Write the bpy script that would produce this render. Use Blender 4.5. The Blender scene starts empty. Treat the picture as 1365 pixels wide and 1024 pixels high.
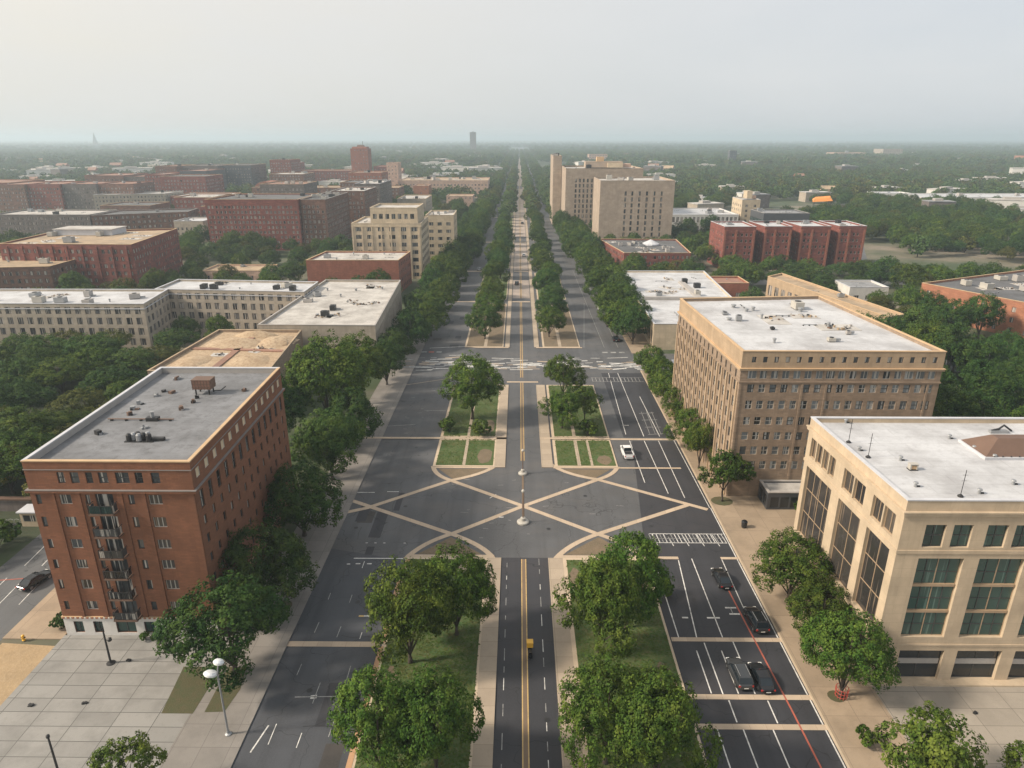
import bpy, math, random
import numpy as np
from mathutils import Vector, Matrix
R = math.radians
scene = bpy.context.scene
COL = scene.collection
rnd = random.Random(7)

# ------------------------------------------------------------------ camera
W, FPX, HZ, VPX, CH = 1365, 910.0, 185.0, 692.0, 60.0
TH = math.atan((512 - HZ) / FPX)
YAW = math.atan((VPX - 682.5) * math.cos(TH) / FPX)
cam = bpy.data.cameras.new("camera"); cam_o = bpy.data.objects.new("camera", cam); COL.objects.link(cam_o)
cam.sensor_width = 36; cam.lens = 36 * FPX / W; cam.clip_end = 60000; cam.clip_start = 0.5
cam_o.location = (0, 0, CH); cam_o.rotation_euler = (math.pi / 2 - TH, 0, YAW)
scene.camera = cam_o
_cf = Vector((-math.sin(YAW) * math.cos(TH), math.cos(YAW) * math.cos(TH), -math.sin(TH)))
_cr = Vector((math.cos(YAW), math.sin(YAW), 0)); _dn = _cf.cross(_cr)
def at(px, py, z=0.0):
    """a point of the photograph turned into a world point on the level z"""
    d = _cr * (px - 682.5) + _dn * (py - 512) + _cf * FPX
    t = (z - CH) / d.z
    return (d.x * t, d.y * t)

# ------------------------------------------------------------------ materials
MATS = {}
def nt_new(name):
    m = bpy.data.materials.new(name); m.use_nodes = True
    nt = m.node_tree; nt.nodes.clear()
    out = nt.nodes.new('ShaderNodeOutputMaterial'); p = nt.nodes.new('ShaderNodeBsdfPrincipled')
    nt.links.new(p.outputs[0], out.inputs[0])
    MATS[name] = m
    return m, nt, p, out
def N(nt, t, **k):
    n = nt.nodes.new(t)
    for a, b in k.items():
        if a.startswith('i_'):
            n.inputs[a[2:].replace('_', ' ')].default_value = b
        else: setattr(n, a, b)
    return n
def L(nt, a, b): nt.links.new(a, b)
def coords(nt, scale=(1, 1, 1), kind='Object'):
    tc = N(nt, 'ShaderNodeTexCoord'); mp = N(nt, 'ShaderNodeMapping'); mp.inputs['Scale'].default_value = scale
    L(nt, tc.outputs[kind], mp.inputs[0]); return mp.outputs[0]
def mixc(nt, fac, a, b, mode='MIX'):
    m = N(nt, 'ShaderNodeMix', data_type='RGBA', blend_type=mode)
    for v, i in ((fac, 0), (a, 6), (b, 7)):
        if hasattr(v, 'is_output') or isinstance(v, bpy.types.NodeSocket): L(nt, v, m.inputs[i])
        else: m.inputs[i].default_value = v if i == 0 else (tuple(v) + (1,))[:4]
    return m.outputs[2]
def ramp(nt, f, lo, hi):
    r = N(nt, 'ShaderNodeMapRange'); r.inputs[1].default_value = lo; r.inputs[2].default_value = hi
    L(nt, f, r.inputs[0]); return r.outputs[0]
def noise(nt, co, scale, detail=6, rough=.6):
    n = N(nt, 'ShaderNodeTexNoise'); n.inputs['Scale'].default_value = scale
    n.inputs['Detail'].default_value = detail; n.inputs['Roughness'].default_value = rough
    L(nt, co, n.inputs['Vector']); return n.outputs[0]
def mul(c, k): return tuple(min(1, x * k) for x in c)

def mat_plain(name, c, rough=.7, metal=0, var=.18, scale=.6, fine=6.0):
    m, nt, p, o = nt_new(name)
    co = coords(nt)
    n = noise(nt, co, scale); n2 = noise(nt, co, fine, 3)
    a = mixc(nt, ramp(nt, n, .3, .7), mul(c, 1 - var), mul(c, 1 + var))
    a = mixc(nt, ramp(nt, n2, .2, .8), mul(c, .9), a)
    L(nt, a, p.inputs['Base Color']); p.inputs['Roughness'].default_value = rough; p.inputs['Metallic'].default_value = metal
    return m
def mat_wall(name, c, joint=None, row=.25, width=.8, streak=.22, var=.16):
    """masonry: courses, blotches and rain streaks running down"""
    m, nt, p, o = nt_new(name)
    co = coords(nt)
    sep = N(nt, 'ShaderNodeSeparateXYZ'); L(nt, co, sep.inputs[0])
    ad = N(nt, 'ShaderNodeMath', operation='ADD'); L(nt, sep.outputs[0], ad.inputs[0]); L(nt, sep.outputs[1], ad.inputs[1])
    cb = N(nt, 'ShaderNodeCombineXYZ'); L(nt, ad.outputs[0], cb.inputs[0]); L(nt, sep.outputs[2], cb.inputs[1])
    br = N(nt, 'ShaderNodeTexBrick'); L(nt, cb.outputs[0], br.inputs['Vector'])
    br.inputs['Color1'].default_value = mul(c, 1 + var) + (1,); br.inputs['Color2'].default_value = mul(c, 1 - var) + (1,)
    br.inputs['Mortar'].default_value = (joint or mul(c, .7)) + (1,)
    br.inputs['Scale'].default_value = 1; br.inputs['Mortar Size'].default_value = .012
    br.inputs['Brick Width'].default_value = width; br.inputs['Row Height'].default_value = row
    n = noise(nt, co, .35, 5)
    col = mixc(nt, ramp(nt, n, .35, .75), br.outputs[0], mul(c, .72))
    mp = N(nt, 'ShaderNodeMapping'); mp.inputs['Scale'].default_value = (1.6, 1.6, .09); L(nt, co, mp.inputs[0])
    s = noise(nt, mp.outputs[0], 1.0, 4)
    f = ramp(nt, s, .5, .8); mm = N(nt, 'ShaderNodeMath', operation='MULTIPLY'); L(nt, f, mm.inputs[0]); mm.inputs[1].default_value = streak * 2.2
    col = mixc(nt, mm.outputs[0], col, mul(c, .5))
    L(nt, col, p.inputs['Base Color']); p.inputs['Roughness'].default_value = .85
    bp = N(nt, 'ShaderNodeBump'); bp.inputs['Strength'].default_value = .25; bp.inputs['Distance'].default_value = .03
    L(nt, noise(nt, co, 5, 4), bp.inputs['Height']); L(nt, bp.outputs[0], p.inputs['Normal'])
    return m
def mat_roof(name, c, dark, patch=.6, rough=.75):
    """membrane roof: seams, ponding stains, patches"""
    m, nt, p, o = nt_new(name)
    co = coords(nt)
    n = noise(nt, co, .16, 8, .62); n2 = noise(nt, co, .9, 8, .7)
    a = mixc(nt, ramp(nt, n, .42, .68), c, dark)
    mm = N(nt, 'ShaderNodeMath', operation='MULTIPLY'); L(nt, ramp(nt, n2, .5, .72), mm.inputs[0]); mm.inputs[1].default_value = patch
    a = mixc(nt, mm.outputs[0], a, mul(dark, .8))
    br = N(nt, 'ShaderNodeTexBrick'); L(nt, co, br.inputs['Vector'])
    br.inputs['Scale'].default_value = 1; br.inputs['Brick Width'].default_value = 9; br.inputs['Row Height'].default_value = 2.2
    br.inputs['Mortar Size'].default_value = .03; br.offset = 0.37
    br.inputs['Color1'].default_value = (1, 1, 1, 1); br.inputs['Color2'].default_value = (.9, .9, .9, 1); br.inputs['Mortar'].default_value = (.74, .73, .72, 1)
    a = mixc(nt, 1.0, a, br.outputs[0], 'MULTIPLY')
    L(nt, a, p.inputs['Base Color']); p.inputs['Roughness'].default_value = rough
    return m
def mat_slabs(name, c, w, h, joint, stain=.35, jsize=.03):
    m, nt, p, o = nt_new(name)
    co = coords(nt)
    br = N(nt, 'ShaderNodeTexBrick'); L(nt, co, br.inputs['Vector']); br.offset = 0
    br.inputs['Scale'].default_value = 1; br.inputs['Brick Width'].default_value = w; br.inputs['Row Height'].default_value = h
    br.inputs['Mortar Size'].default_value = jsize; br.inputs['Mortar Smooth'].default_value = .2
    br.inputs['Color1'].default_value = mul(c, 1.06) + (1,); br.inputs['Color2'].default_value = mul(c, .9) + (1,); br.inputs['Mortar'].default_value = joint + (1,)
    n = noise(nt, co, .22, 7, .65); n2 = noise(nt, co, 2.2, 6, .7)
    mm = N(nt, 'ShaderNodeMath', operation='MULTIPLY'); L(nt, ramp(nt, n, .45, .75), mm.inputs[0]); mm.inputs[1].default_value = stain * 2
    a = mixc(nt, mm.outputs[0], br.outputs[0], mul(c, .58))
    a = mixc(nt, ramp(nt, n2, .55, .9), a, mul(c, .7))
    L(nt, a, p.inputs['Base Color']); p.inputs['Roughness'].default_value = .85
    return m
def mat_asphalt(name, c, tan=(.10, .085, .07)):
    m, nt, p, o = nt_new(name)
    co = coords(nt)
    st = coords(nt, (.55, .02, 1))
    n = noise(nt, co, .09, 6, .6); ns = noise(nt, st, 1.0, 5, .6); nf = noise(nt, co, 5, 3); nb = noise(nt, coords(nt, (.05, .09, 1)), 1.0, 5, .7)
    a = mixc(nt, ramp(nt, n, .35, .68), mul(c, .68), mul(c, 1.4))
    a = mixc(nt, ramp(nt, ns, .45, .75), a, mul(c, .5))
    f = N(nt, 'ShaderNodeMath', operation='MULTIPLY'); L(nt, ramp(nt, nb, .48, .72), f.inputs[0]); f.inputs[1].default_value = .6
    a = mixc(nt, f.outputs[0], a, tan)
    a = mixc(nt, ramp(nt, nf, .2, .9), a, mul(c, 1.25))
    vo = N(nt, 'ShaderNodeTexVoronoi', feature='DISTANCE_TO_EDGE'); vo.inputs['Scale'].default_value = .12
    dv = N(nt, 'ShaderNodeVectorMath', operation='ADD'); L(nt, co, dv.inputs[0])
    nd = N(nt, 'ShaderNodeTexNoise'); nd.inputs['Scale'].default_value = .4; L(nt, co, nd.inputs['Vector'])
    sc = N(nt, 'ShaderNodeVectorMath', operation='SCALE'); L(nt, nd.outputs[1], sc.inputs[0]); sc.inputs['Scale'].default_value = 3.0
    L(nt, sc.outputs[0], dv.inputs[1]); L(nt, dv.outputs[0], vo.inputs['Vector'])
    cr = ramp(nt, vo.outputs[0], .0, .007)
    a = mixc(nt, cr, mul(c, .45), a)
    L(nt, a, p.inputs['Base Color']); p.inputs['Roughness'].default_value = .75
    return m
def mat_soil(name, a1, a2, a3, s=.25):
    m, nt, p, o = nt_new(name)
    co = coords(nt)
    n = noise(nt, co, s, 8, .65); n2 = noise(nt, co, s * 8, 6, .7)
    a = mixc(nt, ramp(nt, n, .35, .62), a1, a2); a = mixc(nt, ramp(nt, n2, .45, .75), a, a3)
    L(nt, a, p.inputs['Base Color']); p.inputs['Roughness'].default_value = .95
    bp = N(nt, 'ShaderNodeBump'); bp.inputs['Strength'].default_value = .6; bp.inputs['Distance'].default_value = .15
    L(nt, n2, bp.inputs['Height']); L(nt, bp.outputs[0], p.inputs['Normal'])
    return m
def mat_paint(name, c, wear=.45):
    """road paint worn through to the asphalt"""
    m, nt, p, o = nt_new(name)
    co = coords(nt)
    n = noise(nt, co, 1.3, 8, .75)
    a = mixc(nt, ramp(nt, n, wear, wear + .25), c, (.09, .088, .088))
    a = mixc(nt, ramp(nt, noise(nt, co, .4, 3), .3, .8), a, mul(c, .72))
    L(nt, a, p.inputs['Base Color']); p.inputs['Roughness'].default_value = .7
    return m
def mat_glass(name, dark, light, share, rough=.12, curtain=(.5, .47, .42)):
    """window glass with rooms behind: each pane its own tone, some with curtains drawn across part of it"""
    m, nt, p, o = nt_new(name)
    oi = N(nt, 'ShaderNodeObjectInfo')
    tc = N(nt, 'ShaderNodeTexCoord')
    wn = N(nt, 'ShaderNodeTexWhiteNoise', noise_dimensions='4D')
    L(nt, tc.outputs['Generated'], wn.inputs['Vector']); L(nt, oi.outputs['Random'], wn.inputs['W'])
    a = mixc(nt, oi.outputs['Random'], dark, light)
    nv = N(nt, 'ShaderNodeTexNoise', noise_dimensions='4D'); nv.inputs['Scale'].default_value = 1.0; nv.inputs['Detail'].default_value = 2
    mp = N(nt, 'ShaderNodeMapping'); mp.inputs['Scale'].default_value = (2.6, 1.0, .10); L(nt, tc.outputs['Object'], mp.inputs[0]); L(nt, mp.outputs[0], nv.inputs['Vector'])
    mw = N(nt, 'ShaderNodeMath', operation='MULTIPLY'); L(nt, oi.outputs['Random'], mw.inputs[0]); mw.inputs[1].default_value = 531.0
    L(nt, mw.outputs[0], nv.inputs['W'])
    r = ramp(nt, nv.outputs[0], 1 - share, 1 - share + .05)
    a = mixc(nt, r, a, curtain)
    L(nt, a, p.inputs['Base Color']); p.inputs['Roughness'].default_value = rough
    p.inputs['Specular IOR Level'].default_value = .6
    return m
def mat_leaf(name, d, l, yel):
    m, nt, p, o = nt_new(name)
    g = N(nt, 'ShaderNodeNewGeometry'); oi = N(nt, 'ShaderNodeObjectInfo')
    co = coords(nt)
    n = noise(nt, co, .55, 3, .6)
    a = mixc(nt, g.outputs['Random Per Island'], d, l)
    a = mixc(nt, ramp(nt, n, .45, .75), a, yel)
    hs = N(nt, 'ShaderNodeHueSaturation')
    r1 = N(nt, 'ShaderNodeMapRange'); L(nt, oi.outputs['Random'], r1.inputs[0]); r1.inputs[3].default_value = .478; r1.inputs[4].default_value = .508
    w = N(nt, 'ShaderNodeTexWhiteNoise', noise_dimensions='1D'); L(nt, oi.outputs['Random'], w.inputs['W'])
    r2 = N(nt, 'ShaderNodeMapRange'); L(nt, w.outputs[0], r2.inputs[0]); r2.inputs[3].default_value = .68; r2.inputs[4].default_value = 1.15
    L(nt, r1.outputs[0], hs.inputs['Hue']); L(nt, r2.outputs[0], hs.inputs['Value']); L(nt, a, hs.inputs['Color'])
    L(nt, hs.outputs[0], p.inputs['Base Color']); p.inputs['Roughness'].default_value = .6
    p.inputs['Specular IOR Level'].default_value = .08
    t = N(nt, 'ShaderNodeBsdfTranslucent'); L(nt, hs.outputs[0], t.inputs[0])
    mx = N(nt, 'ShaderNodeMixShader'); mx.inputs[0].default_value = .16
    L(nt, p.outputs[0], mx.inputs[1]); L(nt, t.outputs[0], mx.inputs[2]); L(nt, mx.outputs[0], o.inputs[0])
    return m

M = {}
M['red'] = mat_wall('red_brick', (.215, .088, .045), row=.22, width=.7)
M['dred'] = mat_wall('dark_red_brick', (.215, .068, .052), row=.6, width=1.8, var=.35, streak=.35)
M['dred2'] = mat_wall('brown_brick', (.18, .095, .07), row=.6, width=1.8, var=.35, streak=.35)
M['gbrick'] = mat_wall('grey_brick', (.15, .125, .115), row=.6, width=1.8, var=.3, streak=.35)
M['midred'] = mat_wall('mid_red_brick', (.29, .105, .065), row=.3, width=.9)
M['orange'] = mat_wall('orange_brick', (.36, .155, .09), row=.3, width=.9)
M['tan'] = mat_wall('tan_brick', (.29, .215, .155), row=.3, width=.9, streak=.2)
M['tanstone'] = mat_wall('tan_stone', (.42, .31, .205), row=.9, width=1.8, streak=.2, var=.08)
M['beige'] = mat_wall('beige_stone', (.52, .415, .295), row=1.2, width=2.4, streak=.15, var=.06)
M['cream'] = mat_wall('cream_stone', (.55, .45, .32), row=.9, width=1.8, streak=.2, var=.08)
M['slab'] = mat_wall('buff_panel', (.40, .32, .25), row=.9, width=2.7, streak=.15, var=.08)
M['pale'] = mat_wall('pale_stone', (.42, .36, .29), row=.9, width=1.8, streak=.25, var=.1)
M['white'] = mat_plain('white_render', (.62, .60, .57))
M['peach'] = mat_wall('peach_stone', (.52, .36, .28), row=.9, width=1.8, streak=.2)
M['dgrey'] = mat_plain('dark_cladding', (.07, .075, .085), rough=.4)
M['r_grey'] = mat_roof('grey_roof', (.27, .275, .285), (.15, .15, .155), patch=.8)
M['r_white'] = mat_roof('white_roof', (.52, .53, .55), (.36, .36, .37), patch=.5)
M['r_pale'] = mat_roof('pale_roof', (.50, .48, .45), (.30, .28, .26))
M['r_tan'] = mat_roof('tan_roof', (.42, .31, .20), (.25, .19, .13))
M['r_dark'] = mat_roof('dark_roof', (.12, .12, .125), (.07, .07, .07))
M['r_red'] = mat_roof('rust_roof', (.30, .16, .11), (.2, .12, .09))
M['sand'] = mat_soil('sand', (.44, .34, .23), (.36, .265, .17), (.22, .14, .085), .18)
M['cop_tan'] = mat_plain('tan_coping', (.52, .36, .21))
M['cop_white'] = mat_plain('white_coping', (.50, .51, .54))
M['cop_dull'] = mat_plain('dull_coping', (.20, .18, .17))
M['r_slate'] = mat_roof('slate_roof', (.20, .207, .222), (.115, .118, .125), patch=.9)
M['cop_grey'] = mat_plain('grey_coping', (.36, .34, .32))
M['cop_red'] = mat_plain('red_coping', (.33, .13, .085))
M['metal'] = mat_plain('grey_metal', (.33, .34, .35), rough=.45, metal=.4)
M['dark'] = mat_plain('black_metal', (.02, .02, .022), rough=.5)
M['brown'] = mat_plain('brown_metal', (.14, .085, .06), rough=.6)
M['frame'] = mat_plain('dark_frame', (.05, .05, .05), rough=.5)
M['wframe'] = mat_plain('pale_frame', (.42, .40, .36), rough=.5)
M['bframe'] = mat_plain('bronze_frame', (.36, .26, .17), rough=.5)
M['glass'] = mat_glass('window_glass', (.010, .012, .014), (.085, .095, .10), .46)
M['tglass'] = mat_glass('sky_reflect_glass', (.015, .018, .02), (.22, .25, .27), .47, curtain=(.46, .47, .46))  # lighter pane tone paints in the sky's reflection; curtain tone is pale blinds
M['dglass'] = mat_glass('dark_glass', (.010, .014, .016), (.03, .035, .04), .1)
M['gglass'] = mat_glass('green_glass', (.012, .035, .032), (.03, .075, .065), .38, curtain=(.09, .16, .14))
M['fglass'] = mat_glass('far_glass', (.010, .010, .012), (.14, .13, .13), .50, rough=.25, curtain=(.42, .38, .34))
M['cglass'] = mat_glass('curtain_glass', (.02, .02, .022), (.08, .07, .06), .42, curtain=(.16, .125, .095))
M['creampanel'] = mat_plain('cream_panel', (.62, .50, .34))
M['asph'] = mat_asphalt('asphalt', (.076, .078, .083), (.13, .11, .092))
M['asph2'] = mat_asphalt('new_asphalt', (.030, .031, .037), (.05, .038, .034))
M['asph3'] = mat_asphalt('old_asphalt', (.085, .088, .092))
M['walk'] = mat_slabs('pavement', (.225, .208, .19), 3.0, 3.0, (.13, .12, .11))
M['walktan'] = mat_slabs('tan_pavement', (.33, .255, .18), 3.4, 4.2, (.20, .15, .11), .4)
M['path'] = mat_slabs('path', (.38, .31, .235), 2.4, 2.6, (.24, .19, .14), .2)
M['plaza'] = mat_slabs('plaza_slabs', (.262, .255, .24), 4.4, 1.95, (.055, .055, .05), .42, .04)
M['plaza2'] = mat_slabs('plaza_slabs_tan', (.32, .285, .24), 4.6, 2.4, (.15, .13, .11), .3, .035)
M['band'] = mat_slabs('concrete_band', (.46, .365, .27), 1.8, 60, (.32, .23, .16), .2, .02)
M['tar'] = mat_plain('tar', (.016, .016, .017), rough=.5)
M['stain'] = mat_asphalt('stained_asphalt', (.042, .038, .036))
M['kerb'] = mat_plain('kerb_stone', (.50, .40, .29))
M['kerb_o'] = mat_plain('kerb_rust', (.46, .27, .15))
M['grass'] = mat_soil('grass', (.040, .088, .018), (.070, .105, .028), (.125, .105, .050), .35)
M['dirt'] = mat_soil('dirt', (.17, .125, .08), (.12, .095, .06), (.22, .17, .115), .6)
M['verge'] = mat_soil('verge', (.37, .265, .15), (.29, .21, .12), (.42, .31, .19), .35)
M['scrub'] = mat_soil('planter_soil', (.085, .075, .035), (.06, .075, .03), (.12, .09, .05), .8)
M['w_paint'] = mat_paint('white_paint', (.74, .73, .70))
M['w_faint'] = mat_paint('faint_white_paint', (.42, .42, .41), .36)
M['y_paint'] = mat_paint('yellow_paint', (.58, .40, .16), .5)
M['r_paint'] = mat_paint('red_paint', (.42, .11, .07), .5)
M['c_strip'] = mat_plain('brown_strip', (.17, .12, .08))
M['leaf'] = mat_leaf('leaf', (.021, .050, .009), (.068, .132, .020), (.150, .205, .034))
M['leaf2'] = mat_leaf('leaf_dark', (.015, .044, .012), (.052, .118, .026), (.108, .172, .034))
M['leaf3'] = mat_leaf('leaf_olive', (.042, .056, .012), (.095, .112, .022), (.15, .148, .034))
M['leaf4'] = mat_leaf('leaf_distant', (.026, .062, .020), (.082, .150, .044), (.14, .19, .06))  # lighter, bluer copy of leaf: fuller light on distant crowns put into colour
M['blade'] = mat_leaf('blade', (.055, .105, .018), (.095, .145, .032), (.16, .15, .06))
M['bark'] = mat_plain('bark', (.07, .055, .042), rough=.95, var=.4, scale=2)
M['black_car'] = mat_plain('black_car_paint', (.012, .013, .016), rough=.18, var=.1)
M['grey_car'] = mat_plain('grey_car_paint', (.055, .06, .065), rough=.2, metal=.3, var=.1)
M['white_car'] = mat_plain('white_car_paint', (.72, .73, .74), rough=.25, var=.05)
M['silver_car'] = mat_plain('silver_car_paint', (.36, .38, .42), rough=.25, metal=.4, var=.05)
M['car_glass'] = mat_plain('car_glass', (.012, .018, .024), rough=.06, var=.1)
M['tyre'] = mat_plain('tyre', (.015, .015, .015), rough=.9)
M['rim'] = mat_plain('rim', (.4, .4, .41), rough=.35, metal=.7)
M['lamp'] = mat_plain('headlamp', (.75, .75, .72), rough=.2)
M['tail'] = mat_plain('tail_lamp', (.4, .02, .015), rough=.25)
M['yellow'] = mat_plain('yellow_plastic', (.75, .42, .04), rough=.45)
M['whitem'] = mat_plain('white_metal', (.72, .74, .76), rough=.4)
M['redm'] = mat_plain('red_metal', (.42, .07, .05), rough=.5)
M['blue'] = mat_plain('blue_tarp', (.10, .25, .5), rough=.6)
M['orangem'] = mat_plain('orange_fabric', (.75, .28, .05), rough=.6)
M['skin'] = mat_plain('skin', (.42, .25, .17), rough=.6)

# ------------------------------------------------------------------ mesh helper
class MB:
    def __init__(s): s.v, s.f, s.m, s.mats = [], [], [], []
    def mi(s, mat):
        if mat not in s.mats: s.mats.append(mat)
        return s.mats.index(mat)
    def face(s, pts, mat):
        b = len(s.v); s.v += [tuple(p) for p in pts]; s.f.append(tuple(range(b, b + len(pts)))); s.m.append(s.mi(mat))
    def box(s, x0, x1, y0, y1, z0, z1, mat, rot=0, piv=None, taper=1.0):
        cx, cy = (x0 + x1) / 2, (y0 + y1) / 2
        P = []
        for z, k in ((z0, 1), (z1, taper)):
            for x, y in ((x0, y0), (x1, y0), (x1, y1), (x0, y1)):
                x, y = cx + (x - cx) * k, cy + (y - cy) * k
                if rot:
                    px, py = piv or (cx, cy); dx, dy = x - px, y - py
                    x, y = px + dx * math.cos(rot) - dy * math.sin(rot), py + dx * math.sin(rot) + dy * math.cos(rot)
                P.append((x, y, z))
        s.hexa(P, mat)
    def hexa(s, P, mat):
        b = len(s.v); s.v += P; i = s.mi(mat)
        for q in ((3, 2, 1, 0), (4, 5, 6, 7), (0, 1, 5, 4), (1, 2, 6, 5), (2, 3, 7, 6), (3, 0, 4, 7)):
            s.f.append(tuple(b + k for k in q)); s.m.append(i)
    def tube(s, pts, rad, mat, n=8, cap=True):
        rings = []; i = s.mi(mat)
        for k, p in enumerate(pts):
            p = Vector(p)
            d = (Vector(pts[min(k + 1, len(pts) - 1)]) - Vector(pts[max(k - 1, 0)])).normalized()
            a = d.cross(Vector((0, 0, 1)) if abs(d.z) < .9 else Vector((1, 0, 0))).normalized(); b2 = d.cross(a)
            r = rad[k] if isinstance(rad, (list, tuple)) else rad
            b = len(s.v)
            for j in range(n):
                t = 2 * math.pi * j / n; s.v.append(tuple(p + a * (r * math.cos(t)) + b2 * (r * math.sin(t))))
            rings.append(b)
        for k in range(len(rings) - 1):
            for j in range(n):
                a, b = rings[k], rings[k + 1]
                s.f.append((a + j, a + (j + 1) % n, b + (j + 1) % n, b + j)); s.m.append(i)
        if cap:
            s.f.append(tuple(rings[0] + j for j in reversed(range(n)))); s.m.append(i)
            s.f.append(tuple(rings[-1] + j for j in range(n))); s.m.append(i)
    def lathe(s, prof, mat, n=20, c=(0, 0)):
        """prof: list of (radius, z)"""
        i = s.mi(mat); rings = []
        for r, z in prof:
            b = len(s.v); rings.append(b)
            for j in range(n):
                t = 2 * math.pi * j / n; s.v.append((c[0] + r * math.cos(t), c[1] + r * math.sin(t), z))
        for k in range(len(rings) - 1):
            for j in range(n):
                a, b = rings[k], rings[k + 1]
                s.f.append((a + j, a + (j + 1) % n, b + (j + 1) % n, b + j)); s.m.append(i)
        s.f.append(tuple(rings[-1] + j for j in range(n))); s.m.append(i)
    def mesh(s, name, smooth=False):
        me = bpy.data.meshes.new(name); me.from_pydata(s.v, [], s.f)
        for m in s.mats: me.materials.append(m)
        me.polygons.foreach_set('material_index', s.m)
        if smooth: me.polygons.foreach_set('use_smooth', [True] * len(s.f))
        me.update(); return me
    def build(s, name, parent=None, loc=(0, 0, 0), rz=0, smooth=False):
        return link(name, s.mesh(name, smooth), parent, loc, rz)
def link(name, data, parent=None, loc=(0, 0, 0), rz=0):
    o = bpy.data.objects.new(name, data); COL.objects.link(o)
    o.parent = parent; o.location = loc
    if rz: o.rotation_euler = (0, 0, rz)
    return o
def tag(o, label, cat, group=None):
    o['label'] = label; o['category'] = cat
    if group: o['group'] = group
    return o
def thing(name, label, cat, loc=(0, 0, 0), rz=0, group=None):
    return tag(link(name, None, None, loc, rz), label, cat, group)
def struct(o): o['kind'] = 'structure'; return o

# ------------------------------------------------------------------ ground, roads, markings
def sheet(name, polys, mat, z):
    b = MB()
    for p in polys: b.face([(x, y, z) for x, y in p], mat)
    return struct(b.build(name))
def rect(x0, x1, y0, y1): return [(x0, y0), (x1, y0), (x1, y1), (x0, y1)]
def slab(name, polys, mat, z0, z1, side=None):
    """a raised slab (pavement, island) with real kerb faces"""
    b = MB()
    for p in polys:
        b.face([(x, y, z1) for x, y in p], mat)
        for i in range(len(p)):
            a, c = p[i], p[(i + 1) % len(p)]
            b.face([(a[0], a[1], z0), (c[0], c[1], z0), (c[0], c[1], z1), (a[0], a[1], z1)], side or mat)
    return struct(b.build(name))
def strip_poly(b, pts, w, z, mat, h=0):
    P = [Vector((p[0], p[1])) for p in pts]; Lf, Rt = [], []
    for i, p in enumerate(P):
        d = (P[min(i + 1, len(P) - 1)] - P[max(i - 1, 0)]).normalized(); n = Vector((-d.y, d.x)) * (w / 2)
        Lf.append(p + n); Rt.append(p - n)
    for i in range(len(P) - 1):
        q = [Rt[i], Rt[i + 1], Lf[i + 1], Lf[i]]
        b.face([(v.x, v.y, z + h) for v in q], mat)
        if h:
            for a, c in ((Rt[i], Rt[i + 1]), (Lf[i + 1], Lf[i])):
                b.face([(a.x, a.y, z), (c.x, c.y, z), (c.x, c.y, z + h), (a.x, a.y, z + h)], mat)
    if h:
        for a, c in ((Lf[0], Rt[0]), (Rt[-1], Lf[-1])):
            b.face([(a.x, a.y, z), (c.x, c.y, z), (c.x, c.y, z + h), (a.x, a.y, z + h)], mat)
def curve(p0, p1, p2, n=8):
    return [tuple((1 - t) ** 2 * a + 2 * t * (1 - t) * b + t * t * c for a, b, c in zip(p0, p1, p2)) for t in [i / n for i in range(n + 1)]]

# one ground sheet to the horizon: mixed grass, scrub and bare town ground
m, nt, p, o = nt_new('ground')
co = coords(nt)
n1 = noise(nt, co, .012, 8, .6); n2 = noise(nt, co, .11, 8, .7); n3 = noise(nt, co, .003, 5, .6)
a = mixc(nt, ramp(nt, n1, .46, .62), (.040, .062, .022), (.20, .165, .125))
a = mixc(nt, ramp(nt, n2, .5, .75), a, (.10, .095, .08))
dd = N(nt, 'ShaderNodeVectorMath', operation='LENGTH'); L(nt, co, dd.inputs[0])
a = mixc(nt, ramp(nt, dd.outputs['Value'], 700, 1600), a, mixc(nt, ramp(nt, n3, .4, .65), (.032, .050, .022), (.07, .075, .045)))
L(nt, a, p.inputs['Base Color']); p.inputs['Roughness'].default_value = .95
g = MB(); S = 44000
g.face([(-S, -300, 0), (S, -300, 0), (S, S, 0), (-S, S, 0)], m)
struct(g.build('ground'))

# a low rise of land at the horizon
hb = MB(); hx = [-40000 + i * 2000 for i in range(41)]
hp = lambda x, k: (x, 17000 + 4500 * k, [0, 22, 44, 56, 58][k] * (1 + .25 * math.sin(x * .0004) + .12 * math.sin(x * .0013 + k)) if k else -.5)
for i in range(40):
    for k in range(4): hb.face([hp(hx[i], k), hp(hx[i + 1], k), hp(hx[i + 1], k + 1), hp(hx[i], k + 1)], m)
struct(hb.build('hills'))
XL, XR = -29.2, 33.7          # kerbs of the whole avenue
C0, C1, CM = -2.5, 4.6, .9    # centre carriageway
ML0, ML1, MR0, MR1 = -17.0, -4.6, 6.8, 19.4
FAR = 5200
sheet('road', [rect(XL, XR, -60, 330), rect(-27.4, 31.8, 330, 700), rect(-24, 27, 700, FAR)], M['asph'], .01)
sheet('new_road_surface', [[(19.4, -60), (33.6, -60), (33.6, 88), (33.6, 131.6), (24.0, 131.6), (19.4, 88)], rect(22.5, 33.6, 133.4, 176)], M['asph2'], .02)
sheet('centre_road', [rect(C0, C1, -60, 88.8)], M['asph2'], .022)
sheet('left_road_patch', [[(-29.1, -60), (-17.2, -60), (-17.2, 88), (-29.1, 91)]], mat_asphalt('darker_asphalt', (.050, .054, .063), (.085, .075, .068)), .017)
sheet('side_street', [rect(-77, -65.6, -60, 420), rect(33.7, 190, 178, 194), rect(-65.6, -29.2, 199.5, 212), rect(-420, -65.6, 232, 244), rect(90, 420, 296, 308), [(150, 308), (160, 308), (330, 700), (318, 700)]], M['asph3'], .008)
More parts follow.
